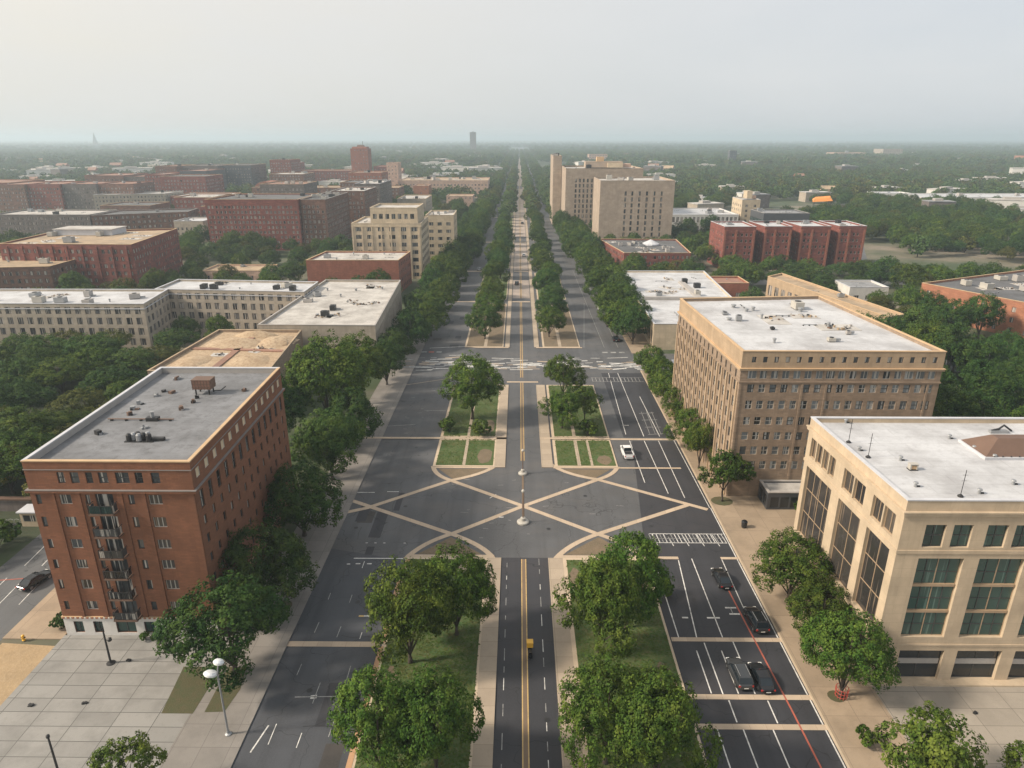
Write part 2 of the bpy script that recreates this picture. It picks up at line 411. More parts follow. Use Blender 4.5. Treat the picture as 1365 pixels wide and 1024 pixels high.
# lighter worn stretches of the centre road running to the distance
sheet('road_patch', [rect(-2.4, 4.5, 268, 305), rect(-2.4, 4.5, 330, 420), rect(-2.4, 4.5, 450, 900), rect(-2.4, 4.5, 960, 2400)], mat_asphalt('pale_concrete_road', (.30, .25, .215), (.33, .27, .22)), .025)

# pavements (raised)
slab('left_pavement', [rect(-36.2, XL, -60, 330)], M['walk'], 0, .13)
slab('plaza', [rect(-58, -36.2, -60, 70.9), ], M['plaza'], 0, .13)
slab('side_pavement', [rect(-65.6, -58, 70.2, 190)], M['walktan'], 0, .13)
slab('verge', [[(-65.6, 40), (-58.0, 40), (-58.0, 68.9), (-65.0, 69.4)]], M['verge'], 0, .12)
slab('right_pavement', [rect(XR, 41.2, -60, 178), rect(XR, 41.2, 194, 330)], M['walktan'], 0, .13)
slab('right_plaza', [rect(41.2, 95, -60, 64.1)], M['plaza2'], 0, .13)
slab('court', [rect(41.2, 95, 87, 108)], M['walktan'], 0, .13)
k = MB()
for x, y0, y1, km in ((XL + .12, -60, 330, 'walk'), (XR - .12, -60, 178, 'kerb')):
    strip_poly(k, [(x, y0), (x, y1)], .22, 0, M[km], .145)
struct(k.build('kerb'))
sheet('undergrowth', [[(-61, 106), (-62, 148), (-88, 150), (-92, 196), (-190, 196), (-140, 100), (-78, 92)], [(71, 90), (71, 152), (80, 198), (140, 190), (170, 180), (150, 90)], [(96, 290), (112, 270), (125, 212), (140, 245), (150, 290), (192, 300), (192, 330), (92, 328)]], mat_soil('leaf_litter', (.030, .045, .016), (.022, .032, .014), (.06, .06, .03), .3), .006)
# planters on the left plaza
pl = MB()
for q in ([(-40.2, 65.5), (-39.4, 58.4), (-35.9, 58.4), (-35.6, 65.5)], [(-34.7, 58.6), (-32.5, 58.7), (-32.0, 62.0), (-32.6, 65.5), (-34.8, 65.5)]):
    pl.face([(x, y, .145) for x, y in q], M['scrub'])
for c in ((35.8, 106.2, 1.9, 1.6), (36.4, 61.6, 1.0, .9), (-31.9, 77, 1.2, 1.2)):
    pl.face([(c[0] + c[2] * math.cos(t * .5236), c[1] + c[3] * math.sin(t * .5236), .145) for t in range(12)], M['scrub'])
struct(pl.build('planting_bed'))

# medians: kerbed grass islands with a paved walk on the inner side
def island(name, x0, x1, y0, y1, soil, kerbm):
    slab(name, [rect(x0, x1, y0, y1)], kerbm, 0, .14)
    sheet(name + '_turf' if False else 'median_grass', [rect(x0 + .55, x1 - .3, y0 + .5, y1 - .5)], soil, .16)
for x0, x1 in ((ML0, ML1), (MR0, MR1)):
    island('median', x0, x1, -60, 88.6, M['grass'], M['kerb'])
    for y0, y1 in ((119.2, 131.9), (133.2, 166)):
        island('median', x0 + .4, x1, y0, y1, M['grass'], M['kerb'])
    y = 200
    gaps = [(200, 258), (266, 322), (334, 420), (432, 560), (575, 760), (775, 1100), (1120, 1700), (1720, 3200)]
    for y0, y1 in gaps:
        s = .6 if y0 < 300 else (2.2 if y0 < 700 else 4)
        island('median', x0 + s, x1 - (s if x0 > 0 else 0), y0, y1, M['dirt'] if y0 < 250 else M['grass'], M['kerb'])
slab('median_walk', [rect(C0 - 2.1, C0, -60, 88.6), rect(C1, C1 + 2.2, -60, 88.6), rect(C0 - 2.1, C0, 119, 166), rect(C1, C1 + 2.2, 119, 166), rect(C0 - 1.6, C0 - .2, 200, 1500), rect(C1 + .2, C1 + 1.7, 200, 1500)], M['path'], 0, .15)
# bare earth and cross paths on the medians
e = MB()
def blot(x0, x1, y0, y1):
    cx, cy, a, b_ = (x0 + x1) / 2, (y0 + y1) / 2, (x1 - x0) / 2, (y1 - y0) / 2
    return [(cx + a * math.cos(t * .449) * rnd.uniform(.72, 1.0), cy + b_ * math.sin(t * .449) * rnd.uniform(.72, 1.0)) for t in range(14)]
for q in (blot(7.3, 9.4, 80, 86.6), blot(16.2, 18.9, 56, 68), blot(17, 18.9, 79, 86), blot(-16.2, -14, 60, 66), blot(15.2, 18.8, 119.8, 124.5), blot(-8.4, -5.0, 120.0, 128.0), blot(-8.2, -5, 134, 143)):
    e.face([(x, y, .175) for x, y in q], M['dirt'])
for q in (rect(-10.9, -10.3, 119.6, 131.6), rect(-10.9, -10.3, 133.4, 165), rect(11.6, 12.3, 119.6, 131.6), rect(11.6, 12.3, 133.4, 165), rect(14.2, 14.7, 119.6, 131.6), rect(9.8, 11.1, 84, 88.2), rect(-8.9, -7.5, 84, 88.2), rect(-10.6, -9.6, 200.5, 257), rect(12.2, 13.2, 200.5, 257)):
    e.face([(x, y, .18) for x, y in q], M['path'])
struct(e.build('median_path'))
# rust kerb of the near left median
ko = MB()
strip_poly(ko, [(-17.05, 40), (-17.05, 69.2)], .6, 0, M['kerb_o'], .165)
strip_poly(ko, [(-17.05, 69.9), (-17.05, 80), (-17.0, 85), (-16.5, 88)], .6, 0, M['kerb_o'], .165)
struct(ko.build('kerb'))

# brick triangles at the median ends and the great crossing of concrete bands
tri = MB()
for q in ([(-15.4, 89.6), (-5.5, 89.6), (-10.7, 94.4)], [(7.2, 89.6), (17.6, 89.6), (12.9, 94.6)], [(-15.4, 118.4), (-4.6, 118.4), (-12.2, 114.2)], [(7.2, 118.4), (17.8, 118.4), (14.4, 114.6)]):
    tri.face([(x, y, .03) for x, y in q], M['dirt'])
struct(tri.build('traffic_island'))
bands = MB()
BW = .88
def band(pts, w=BW, z=.036): strip_poly(bands, pts, w, z, M['band'])
nw, ne, sw, se, cc = (-12.5, 113.6), (14.9, 114.2), (-10.7, 95.3), (12.9, 95.5), (.9, 104.3)
band([nw, cc, se]); band([(sw[0], sw[1]), cc, (ne[0], ne[1])], z=.040)
band([(-29.2, 105.9), sw], z=.044); band([(-29.2, 101.9), (-26, 103.4), nw], .9, z=.048)
band([ne, (32.6, 103.4)], z=.044); band([se, (29.6, 105.0)], .9, z=.048)
band(curve(sw, (-15.2, 92.6), (-17.0, 88.3)), z=.052); band(curve(sw, (-5.2, 92.0), (-3.8, 88.6)), z=.056)
band(curve(se, (8.0, 92.6), (5.8, 88.6)), z=.052); band(curve(se, (17.8, 92.4), (19.2, 88.3)), z=.056)
band(curve(nw, (-15.9, 115.6), (-16.5, 119.5)), z=.060); band(curve(nw, (-4.4, 117.0), (-3.6, 122)), z=.064)
band(curve(ne, (7.6, 116.6), (5.8, 122)), z=.060); band(curve(ne, (18.4, 116.2), (19.3, 119.6)), z=.064)
band([(-17, 89.0), (-3.6, 89.0)], .9, .068); band([(5.8, 89.0), (19.3, 89.0)], .9, .068)
band([(-16.5, 119.0), (-4.6, 119.0)], .8, .068); band([(6.8, 119.0), (31.5, 119.0)], .55, .068)
band([(XL, 69.7), (-17.3, 69.7)], .95, .036)
band([(XL - 4, 132.5), (-2.5, 132.5)], .9, .15); band([(4.6, 132.5), (MR1, 132.5)], .9, .185); band([(MR1, 132.5), (33.5, 132.5)], .8, .036)
for y in (71.0, 61.5, 57.3): band([(19.6, y), (33.5, y)], .75, .036)
band([(19.2, 88.9), (24.4, 88.9)], .7, .072); band([(30.8, 88.9), (33.4, 88.9)], .6, .072)
band([(-3, 168.5), (5.2, 168.5)], .9, .036)
for y, w in ((262, 1.4), (327, 2.5), (425, 3), (566, 4)):
    band([(-25, y), (-16.6, y)], w, .036); band([(-2.4, y), (4.5, y)], w, .036)
for y in (199.6,):
    band(curve((-15.6, y + 4), (-15.8, y), (-12, y - .2)), .8, .15); band([(-12, y - .2), (-3, y - .2)], .8, .15); band([(5.4, y - .2), (19.4, y - .2)], .9, .15)
struct(bands.build('paving_band'))

# centre line and lane paint
cl = MB()
for y0, y1 in ((-60, 88.4), (122, 168), (172, 262), (268, 1500)):
    strip_poly(cl, [(CM, y0), (CM, y1)], .62, .03, M['c_strip'])
    for dx in (-.31, .31): strip_poly(cl, [(CM + dx, y0), (CM + dx, y1)], .13, .034, M['y_paint'])
strip_poly(cl, [(CM, 100), (CM, 117)], .35, .075, M['c_strip'])
struct(cl.build('centre_line'))
pt = MB()
def ln(x0, y0, x1, y1, w=.13, m='w_paint', z=.03): strip_poly(pt, [(x0, y0), (x1, y1)], w, z, M[m])
def lpx(a, b, w=.14, m='w_paint'): (x0, y0), (x1, y1) = at(*a), at(*b); ln(x0, y0, x1, y1, w, m)
# right carriageway
for xa, ya, xb, yb in ((20.6, 71.4, 20.6, 92.3), (23.6, 61.9, 23.6, 70.4), (22.9, 71.4, 24.3, 88.4), (26.2, 71.4, 26.4, 88.8), (27.3, 71.4, 27.3, 62), (22.3, 62, 22.3, 69), (25.4, 62, 25.4, 69), (24.4, 46, 24.4, 57), (27.6, 46, 27.6, 57), (21.6, 46, 21.6, 57), (28.4, 57.8, 28.4, 61), (24.0, 57.9, 24.0, 61)):
    ln(xa, ya, xb, yb, .14)
ln(33.25, 40, 33.25, 104, .16); ln(33.1, 104, 32.9, 132, .13)
strip_poly(pt, [(31.0, 44), (30.6, 60), (30.0, 74), (29.6, 86)], .2, .041, M['r_paint'])
ln(30.9, 88.6, 30.6, 72.5, .12)
for xa, ya, xb, yb in ((26.6, 131.8, 27.0, 109), (29.6, 131.8, 29.6, 107.5), (23.5, 131.8, 23.5, 113)): ln(xa, ya, xb, yb, .14)
for xa, ya, xb, yb in ((23.2, 135, 24.5, 176), (26.9, 134, 27.0, 176), (30.3, 134, 30.0, 158)): ln(xa, ya, xb, yb, .14)
ln(23.1, 140, 24.6, 140, .16); ln(20.0, 200, 25.4, 260, .12, 'w_faint'); ln(26.2, 200, 26.2, 330, .12, 'w_faint'); ln(30.4, 200, 30.4, 330, .12, 'w_faint')
for y0 in (135, 139, 143, 147): ln(28.0, y0, 31.5, y0 + rnd.uniform(-.4, .6), .18, 'w_faint')
for xa in (28.4, 29.6, 30.8): ln(xa, 135, xa + .3, 148, .1, 'w_faint')
# ladder crossing on the right carriageway
for y in (93.1, 95.7): ln(21.2, y, 33.0, y, .14)
ln(21.2, 94.3, 33, 94.5, .1, 'w_faint')
for i in range(21): ln(21.3 + i * .58, 93.1, 21.1 + i * .58, 95.7, .12, 'w_paint' if i % 3 else 'w_faint')
for i in range(5): ln(22.0 + i * 2.4, 92.2, 21.6 + i * 2.4, 95.5, .12)
for x, y, l in ((21.9, 75.2, .8), (25.2, 75.2, 1.7), (28.2, 77.3, 1.5), (28.4, 76.0, 1.4), (26.3, 51.6, 1.0)): ln(x, y, x + l, y, .28)
ln(28.9, 75.9, 28.9, 77.4, .1, 'w_faint')
# left carriageway
for x in (-26.2, -23.1, -20.1):
    y = 46
    while y < 86:
        l = rnd.uniform(1.2, 3.2); ln(x, y, x + rnd.uniform(-.05, .05), y + l, .09, 'w_paint' if rnd.random() < .2 else 'w_faint'); y += l + rnd.uniform(4, 8)
ln(-24.9, 88.4, -17.4, 88.4, .2); ln(-25.6, 86.9, -25.1, 86.9, .2); ln(-24.3, 87, -23.6, 87, .25); ln(-22.6, 87, -21.9, 87, .25)
for x0, x1, y in ((-29, -25.8, 108.9), (-23.6, -21.5, 109.2)): ln(x0, y, x1, y, .18)
for x in (-24, -22.6, -21.2, -18): ln(x, 92.6, x + .35, 92.6, .14)
ln(-25.4, 61.0, -18.4, 61.2, .12, 'w_faint'); ln(-23.6, 61.0, -22.9, 61.1, .5); ln(-27.7, 53.5, -27.0, 57, .16)
strip_poly(pt, [(-21.2, 75.1), (-20.5, 75.1)], .3, .03, M['y_paint']); ln(-20.5, 75.1, -19.6, 75.15, .3)
for i in range(16):
    x = rnd.uniform(-27, -18); y = rnd.uniform(120, 175); ln(x, y, x + rnd.uniform(.3, 1.0), y + rnd.uniform(-.1, .1), .12, 'w_faint')
ln(-29, 166, -17.6, 171.5, .22, 'band'); ln(-29, 139, -23, 140, .16, 'w_faint'); ln(-22, 148.5, -17, 148.2, .2, 'w_faint'); ln(-27, 199, -15.8, 200.8, .3)
for i in range(30):
    x = rnd.uniform(-15, 18); y = rnd.uniform(91, 116); a = rnd.uniform(-.3, .3); l = rnd.uniform(.4, 1.4); ln(x, y, x + l * math.cos(a), y + l * math.sin(a), .08, 'w_faint')
ln(-4.0, 100.6, -2.4, 100.6, .22); ln(-5.0, 107, -3.9, 108.4, .12)
# centre carriageway
for x in (-1.6, 3.2):
    y = 44.0
    while y < 88:
        l = rnd.uniform(.8, 2.4); ln(x, y, x, y + l, .09, 'w_paint' if rnd.random() < .3 else 'w_faint'); y += l + rnd.uniform(.8, 2.6)
# worn zebra crossings of the cross street
for i in range(150):
    x = rnd.uniform(-34, 33); y = 181 + abs(rnd.gauss(0, 1)) * 3.6 - 1.2 * (x / 33) ** 2 + rnd.uniform(-3, 3)
    a = rnd.gauss(0.02, .12); l = rnd.uniform(1.5, 6.5)
    strip_poly(pt, [(x, y), (x + l * math.cos(a), y + l * math.sin(a))], rnd.uniform(.25, .7), .03 + i * 2e-5 if x > XL + .1 and x + l < XR - .2 else .15 + i * 2e-5, M[rnd.choice(['w_paint', 'w_paint', 'w_paint', 'w_faint', 'band'])])
for x in (-29, -26.8, -24.5, 25, 27.5, 30): ln(x, 195, x + 1.6, 195, 1.2, 'r_paint' if x < -25 and x > -28 else 'w_faint')
for i in range(14): ln(19.6 + i * .95, 169, 19.6 + i * .95, 172.2, .16, 'w_faint')
for y in (169, 172.2): ln(19.5, y, 33, y, .16, 'w_faint')
# tar seams, trench patches and manholes
for i in range(26):
    x = rnd.choice([rnd.uniform(-28, -18), rnd.uniform(-28, -18), rnd.uniform(-14, 32)]); y = rnd.uniform(45, 175)
    if x > -17.6 and not 91 < y < 116: continue
    pth = [(x + rnd.uniform(-.3, .3), y + k * rnd.uniform(1, 2.5)) for k in range(4)] if rnd.random() < .5 else [(x + k * 1.5, y + rnd.uniform(-.3, .3)) for k in range(4)]
    strip_poly(pt, pth, .07, .0275, M['tar'])
struct_patch = MB()
for i in range(24):
    x = rnd.choice([rnd.uniform(-28, -19.5), rnd.uniform(-28, -19.5), rnd.uniform(-14, 30)]); y = rnd.uniform(46, 240); w_, h_ = rnd.uniform(.8, 2.8), rnd.uniform(1.5, 8)
    if x > -20 and not 91 < y < 114: continue
    if x + w_ > 33: continue
    struct_patch.face([(x, y, .0262 + i * 1e-5), (x + w_, y + rnd.uniform(-.1, .1), .0262 + i * 1e-5), (x + w_, y + h_, .0262 + i * 1e-5), (x, y + h_, .0262 + i * 1e-5)], M[rnd.choice(['asph2', 'asph3', 'asph2', 'stain'])])
struct(struct_patch.build('road_patch'))
for x, y in ((-22, 78), (-26.5, 97), (-19.5, 104), (5, 97), (-7, 110), (22, 98), (24.4, 79), (21.4, 66), (-24, 62), (-21, 128), (26, 122), (3.3, 58), (-1.6, 73), (12, 108)):
    pt.face([(x + .34 * math.cos(k * .5236), y + .34 * math.sin(k * .5236), .0345) for k in range(12)], M['tar'])
# lanes of the side street on the far left
for x in (-73.6, -71.0, -68.2):
    for y in range(50, 120, 9): ln(x, y, x - .5, y + 6, .12)
ln(-75.5, 82.3, -70.5, 83.0, .2, 'r_paint', .035)
struct(pt.build('road_marking'))

# far straight lanes: pale centre ribbons are laid above; parked dust strips beside the avenue
# ------------------------------------------------------------------ windows and buildings
WCACHE = {}
def win_mesh(w, h, nx, nz, frame, glass, split, fr=.07):
    key = (round(w, 2), round(h, 2), nx, nz, frame, glass, split)
    if key in WCACHE: return WCACHE[key]
    f = MB(); y0, y1 = -.09, 0.0
    f.box(-w / 2, -w / 2 + fr, y0, y1, -h / 2, h / 2, M[frame]); f.box(w / 2 - fr, w / 2, y0, y1, -h / 2, h / 2, M[frame])
    f.box(-w / 2 + fr, w / 2 - fr, y0, y1, h / 2 - fr, h / 2, M[frame]); f.box(-w / 2 + fr, w / 2 - fr, y0, y1, -h / 2, -h / 2 + fr, M[frame])
    for i in range(1, nx):
        x = -w / 2 + w * i / nx; f.box(x - fr * .7, x + fr * .7, y0 + .01, y1, -h / 2 + fr, h / 2 - fr, M[frame])
    for i in range(1, nz):
        z = -h / 2 + h * i / nz; f.box(-w / 2 + fr, w / 2 - fr, y0 + .02, y1, z - fr * .8, z + fr * .8, M[frame])
    gl = f if not split else MB()
    for i in range(nx):
        for j in range(nz):
            xa, xb = -w / 2 + w * i / nx, -w / 2 + w * (i + 1) / nx; za, zb = -h / 2 + h * j / nz, -h / 2 + h * (j + 1) / nz
            gl.face([(xa, -.03, za), (xb, -.03, za), (xb, -.03, zb), (xa, -.03, zb)], M[glass])
    r = (f.mesh('window'), gl.mesh('pane') if split else None, f)
    WCACHE[key] = r; return r

class Building:
    """walls with real openings, deck roof behind a parapet, coping; every opening gets its window"""
    def __init__(s, name, label, quad, h, wall, roof, coping, group=None, parapet=.7, z0=0.0, bands=(), cat='building', pt=.35, parent=None):
        cx = sum(p[0] for p in quad) / 4; cy = sum(p[1] for p in quad) / 4
        s.c = (cx, cy); s.q = [(x - cx, y - cy) for x, y in quad]; s.h = h; s.z0 = z0
        if parent is None:
            s.root = thing(name, label, cat, (cx, cy, 0), 0, group)
        else: s.root = parent
        s.wall, s.bands, s.wins, s.par, s.pt = wall, bands, [], parapet, pt; s.side_cop = {}; s.inner = {}
        s.roofm, s.cop, s.holes = roof, coping, [[] for _ in range(4)]
    def side(s, i):
        a, b = Vector(s.q[i]), Vector(s.q[(i + 1) % 4]); d = (b - a); l = d.length; d.normalize()
        return a, d, Vector((d.y, -d.x)), l
    def w(s, i, u0, u1, z0, z1, nx=1, nz=1, frame='frame', glass='glass', depth=.22):
        s.holes[i].append((u0, u1, z0, z1, depth)); s.wins.append((i, u0, u1, z0, z1, nx, nz, frame, glass, depth))
    def grid(s, i, u0, u1, n, rows, w, skip=0, **k):
        for j in range(n):
            u = u0 + (u1 - u0) * (j + .5) / n
            for z0, z1 in rows:
                if skip and rnd.random() < skip: continue
                s.w(i, u - w / 2, u + w / 2, z0, z1, **k)
    def fbox(s, mb, i, u0, u1, z0, z1, d0, d1, mat):
        a, d, n, l = s.side(i)
        P = []
        for z in (z0, z1):
            for u, dd in ((u0, d1), (u1, d1), (u1, d0), (u0, d0)):
                q = a + d * u + n * dd; P.append((q.x, q.y, z))
        mb.hexa(P, mat)
    def ring(s, mb, z0, z1, d0, d1, mat, sides=(0, 1, 2, 3)):
        """a ledge running round the walls, mitred at the corners"""
        def off(i, dist):
            a0, d0_, n0, _ = s.side(i - 1); a1, d1_, n1, _ = s.side(i)
            p = Vector(s.q[i]); k = 1 / max(.2, 1 + n0.dot(n1)); return p + (n0 + n1) * (dist * k)
        for i in sides:
            j = (i + 1) % 4
            A, B, C_, D = off(i, d1), off(j, d1), off(j, d0), off(i, d0)
            mb.hexa([(v.x, v.y, z) for z in (z0, z1) for v in (A, B, C_, D)], mat)
    def finish(s, split=False, cap=100, part_windows=True):
        wb = MB()
        wm = M[s.wall]
        for i in range(4):
            a, d, n, l = s.side(i); H = s.holes[i]
            us = sorted({0.0, l} | {round(v, 4) for q in H for v in q[:2]}); zs = sorted({s.z0, s.h} | {round(v, 4) for q in H for v in q[2:4]} | {z for z, _ in s.bands})
            ui = {u: k for k, u in enumerate(us)}; zi = {z: k for k, z in enumerate(zs)}
            hole = set()
            for q in H:
                for x in range(ui[round(q[0], 4)], ui[round(q[1], 4)]):
                    for z in range(zi[round(q[2], 4)], zi[round(q[3], 4)]): hole.add((x, z))
            def P(u, z, dep=0):
                v = a + d * u - n * dep; return (v.x, v.y, z)
            for z in range(len(zs) - 1):
                zc = (zs[z] + zs[z + 1]) / 2; mt = wm
                for bz, bm in s.bands:
                    if zc > bz: mt = M[bm]
                x = 0
                while x < len(us) - 1:
                    if (x, z) in hole: x += 1; continue
                    e = x
                    while e < len(us) - 1 and (e, z) not in hole: e += 1
                    wb.face([P(us[x], zs[z]), P(us[e], zs[z]), P(us[e], zs[z + 1]), P(us[x], zs[z + 1])], mt); x = e
            for u0, u1, z0, z1, dp in H:
                for (ua, za), (ub, zb) in (((u0, z0), (u1, z0)), ((u1, z0), (u1, z1)), ((u1, z1), (u0, z1)), ((u0, z1), (u0, z0))):
                    wb.face([P(ua, za), P(ub, zb), P(ub, zb, dp), P(ua, za, dp)], wm)
        # inner parapet faces and deck
        def inset(k):
            out = []
            for i in range(4):
                a0, _, n0, _ = s.side(i - 1); a1, _, n1, _ = s.side(i); p = Vector(s.q[i])
                out.append(p - (n0 + n1) * (k / max(.2, 1 + n0.dot(n1))))
            return out
        I = inset(s.pt); zd = s.h - s.par
        for i in range(4):
            j = (i + 1) % 4
            wb.face([(I[j].x, I[j].y, zd), (I[i].x, I[i].y, zd), (I[i].x, I[i].y, s.h), (I[j].x, I[j].y, s.h)], M[s.inner.get(i, s.wall)])
        wb.build('wall', s.root)
        rb = MB(); rb.face([(v.x, v.y, zd) for v in I], M[s.roofm]); s.roof = rb.build('roof', s.root)
        cb = MB()
        for i in range(4): s.ring(cb, s.h, s.h + .14, -s.pt - .04, .07, M[s.side_cop.get(i, s.cop)], (i,))
        cb.build('coping', s.root)
        # windows: the ones that show largest are parts of their own, the rest one part
        def key(w_):
            i, u0, u1, z0, z1 = w_[:5]; a, d, n, l = s.side(i); p = a + d * ((u0 + u1) / 2)
            v = Vector((p.x + s.c[0], p.y + s.c[1], (z0 + z1) / 2 - CH)); dist = v.length
            face = -(n.x * v.x + n.y * v.y) / dist
            return -(max(face, -.2) * (u1 - u0) * (z1 - z0) / dist ** 2)
        ws = sorted(s.wins, key=key); rest = MB(); nrest = 0
        for k, (i, u0, u1, z0, z1, nx, nz, fr, gl, dp) in enumerate(ws):
            a, d, n, l = s.side(i); p = a + d * ((u0 + u1) / 2) - n * dp; rz = math.atan2(d.y, d.x)
            fm, gm, fmb = win_mesh(u1 - u0, z1 - z0, nx, nz, fr, gl, split and k < cap)
            if k < cap:
                o = link('window', fm, s.root, (p.x, p.y, (z0 + z1) / 2), rz)
                if gm: link('pane', gm, o)
            else:
                nrest += 1
                cs, sn = math.cos(rz), math.sin(rz); b = len(rest.v)
                rest.v += [(p.x + x * cs - y * sn, p.y + x * sn + y * cs, (z0 + z1) / 2 + z) for x, y, z in fmb.v]
                for f, mi in zip(fmb.f, fmb.m): rest.f.append(tuple(b + q for q in f)); rest.m.append(rest.mi(fmb.mats[mi]))
        if nrest:
            o = rest.build('window', s.root); o['kind'] = 'stuff'
        return s
    def clutter(s, n, seed, kinds=('vent', 'unit', 'pipe'), big=1.0):
        r = random.Random(seed); zd = s.h - s.par + .004
        Q = [Vector(p) for p in s.q]
        def pos():
            u, v = r.uniform(.1, .9), r.uniform(.12, .88)
            return Q[0].lerp(Q[1], u).lerp(Q[3].lerp(Q[2], u), v)
        for _ in range(n):
            kd = r.choice(kinds); p = pos(); b = MB()
            if kd == 'vent':
                rr = r.uniform(.2, .4); hh = r.uniform(.5, 1.0)
                b.lathe([(rr, 0), (rr, hh * .7), (rr * 1.5, hh * .75), (rr * 1.4, hh), (.05, hh * 1.1)], M['metal'], 10); o = b.build('roof_vent', s.roof)
            elif kd == 'unit':
                w, d, hh = r.uniform(.9, 1.8) * big, r.uniform(.8, 1.4) * big, r.uniform(.6, 1.1) * big
                mm = M[r.choice(['metal', 'cop_grey', 'dark', 'wframe'])]
                b.box(-w / 2, w / 2, -d / 2, d / 2, .15, hh, mm); b.box(-w / 2 + .1, w / 2 - .1, -d / 2 + .1, d / 2 - .1, 0, .15, M['dark'])
                b.lathe([(min(w, d) * .35, hh), (min(w, d) * .35, hh + .12), (min(w, d) * .3, hh + .12)], M['dark'], 12)
                if r.random() < .5: b.box(w / 2, w / 2 + .8 * big, -.2, .2, .2, .6, M['metal'])
                o = b.build('air_handler', s.roof)
            elif kd == 'pipe':
                l = r.uniform(2, 6)
                for q in range(3): b.box(-l / 2 + q * l / 2.2 - .1, -l / 2 + q * l / 2.2 + .1, -.15, .15, 0, .18, M['dark'])
                b.tube([(-l / 2, 0, .25), (l / 2, 0, .25), (l / 2, .3, .25)], .08, M['metal'], 6); o = b.build('roof_pipe', s.roof)
            else:  # rubble: loose blocks and planks
                b.box(-1.7 * big, 1.7 * big, -1.0 * big, 1.0 * big, 0, .05, M['r_pale'])
                for q in range(r.randint(10, 18)):
                    x, y = max(-1.5, min(1.2, r.gauss(0, .8))) * big, max(-.9, min(.6, r.gauss(0, .5))) * big; w = r.uniform(.15, .6)
                    b.box(x, x + w, y, y + r.uniform(.1, .5), .0, r.uniform(.1, .45), M[r.choice(['dark', 'metal', 'brown', 'cop_grey', 'r_tan'])], r.uniform(0, 3))
                o = b.build('roof_debris', s.roof)
            o.location = (p.x, p.y, zd); o.rotation_euler = (0, 0, r.choice([0, 0, math.pi / 2, r.uniform(0, 3)]))
def R4(x0, x1, y0, y1): return [(x0, y0), (x1, y0), (x1, y1), (x0, y1)]
FOOT = []   # footprints, kept free of woodland
def foot(q, m=3):
    xs = [p[0] for p in q]; ys = [p[1] for p in q]; FOOT.append((min(xs) - m, max(xs) + m, min(ys) - m, max(ys) + m))
#SECTION2
# ------------------------------------------------------------------ red brick apartment block, near left
RB = [(-57.7, 71.0), (-38.1, 71.0), (-39.0, 105.6), (-58.6, 105.6)]; foot(RB)
b = Building('apartment_building', 'red brick apartment block with grey flat roof and stacked balconies, nearest on the left', RB, 24.7, 'red', 'r_slate', 'cop_tan', bands=((2.9, 'red'),), parapet=.8)
b.bands = ((2.75, 'red'),); b.wall = 'red'
U = lambda x: x + 57.7
b.side_cop = {3: 'cop_white', 2: 'cop_white'}; b.inner = {3: 'cop_grey', 2: 'cop_grey', 1: 'cop_tan'}
for x0, x1 in ((-53.95, -53.1), (-52.4, -51.4), (-50.6, -49.8), (-49.1, -48.0), (-47.1, -45.5), (-44.8, -43.9), (-42.9, -41.9)):
    b.w(0, U(x0), U(x1), 21.9, 23.35, nx=2 if x1 - x0 > 1.3 else 1, nz=2)
RR = ((19.1, 20.4), (16.0, 17.4), (13.0, 14.3), (10.1, 11.4), (7.1, 8.5), (4.0, 5.3))
for z0, z1 in RR:
    for x0, x1, nx in ((-57.1, -56.5, 1), (-54.3, -52.9, 2), (-51.2, -50.65, 1), (-46.1, -45.4, 1), (-43.7, -42.1, 3)):
        b.w(0, U(x0), U(x1), z0, z1, nx=nx, frame='wframe' if nx > 1 else 'frame', glass='cglass' if nx == 3 else 'glass')
    b.w(0, U(-50.0), U(-47.9), z0 - .6, z1 + .1, nx=3)
for x0, x1 in ((-56.5, -55.3), (-54.0, -52.8), (-51.1, -48.6), (-47.5, -46.2), (-44.8, -43.0), (-41.9, -39.6)):
    b.w(0, U(x0), U(x1), .55, 2.25, nx=2, frame='frame', glass='gglass')
for j in range(13):
    u = 1.1 + j * 2.6
    b.w(1, u, u + 1.05, 17.9, 20.3, nz=2)
    b.w(1, u - .05 if j else u, u + .95, 22.1, 23.3, frame='wframe', glass='creampanel', depth=.1)
    for z0, z1 in ((15.6, 16.9), (13.0, 14.3), (10.3, 11.6), (7.4, 8.7), (4.3, 5.6)):
        b.w(1, u + .1, u + .85, z0, z1)
b.grid(3, 1, 33.5, 12, RR, 1.1); b.finish(split=True)
led = MB()
b.ring(led, 23.62, 23.72, -.05, .08, M['cop_dull']); b.ring(led, 20.75, 21.02, -.05, .30, M['red']); b.ring(led, 21.025, 21.11, -.05, .33, M['cop_dull'])
b.ring(led, 2.74, 3.02, -.05, .16, M['cop_tan'])
for i in range(64): b.fbox(led, 0, .1 + i * .305, .26 + i * .305, 2.78, 2.98, .16, .24, M['white' if i % 2 else 'cop_red'])
led.build('ledge', b.root)
ba = MB()   # pale ground-floor facing, butted between the openings
xs = [0.0] + [U(v) for p in ((-56.5, -55.3), (-54.0, -52.8), (-51.1, -48.6), (-47.5, -46.2), (-44.8, -43.0), (-41.9, -39.6)) for v in p] + [19.6]
for k in range(0, len(xs), 2): b.fbox(ba, 0, xs[k], xs[k + 1], 0, 2.735, 0, .07, M['white'])
for k in range(1, len(xs) - 1, 2):
    b.fbox(ba, 0, xs[k], xs[k + 1], 0, .54, 0, .07, M['white']); b.fbox(ba, 0, xs[k], xs[k + 1], 2.26, 2.735, 0, .07, M['white'])
ba.build('base_facing', b.root)
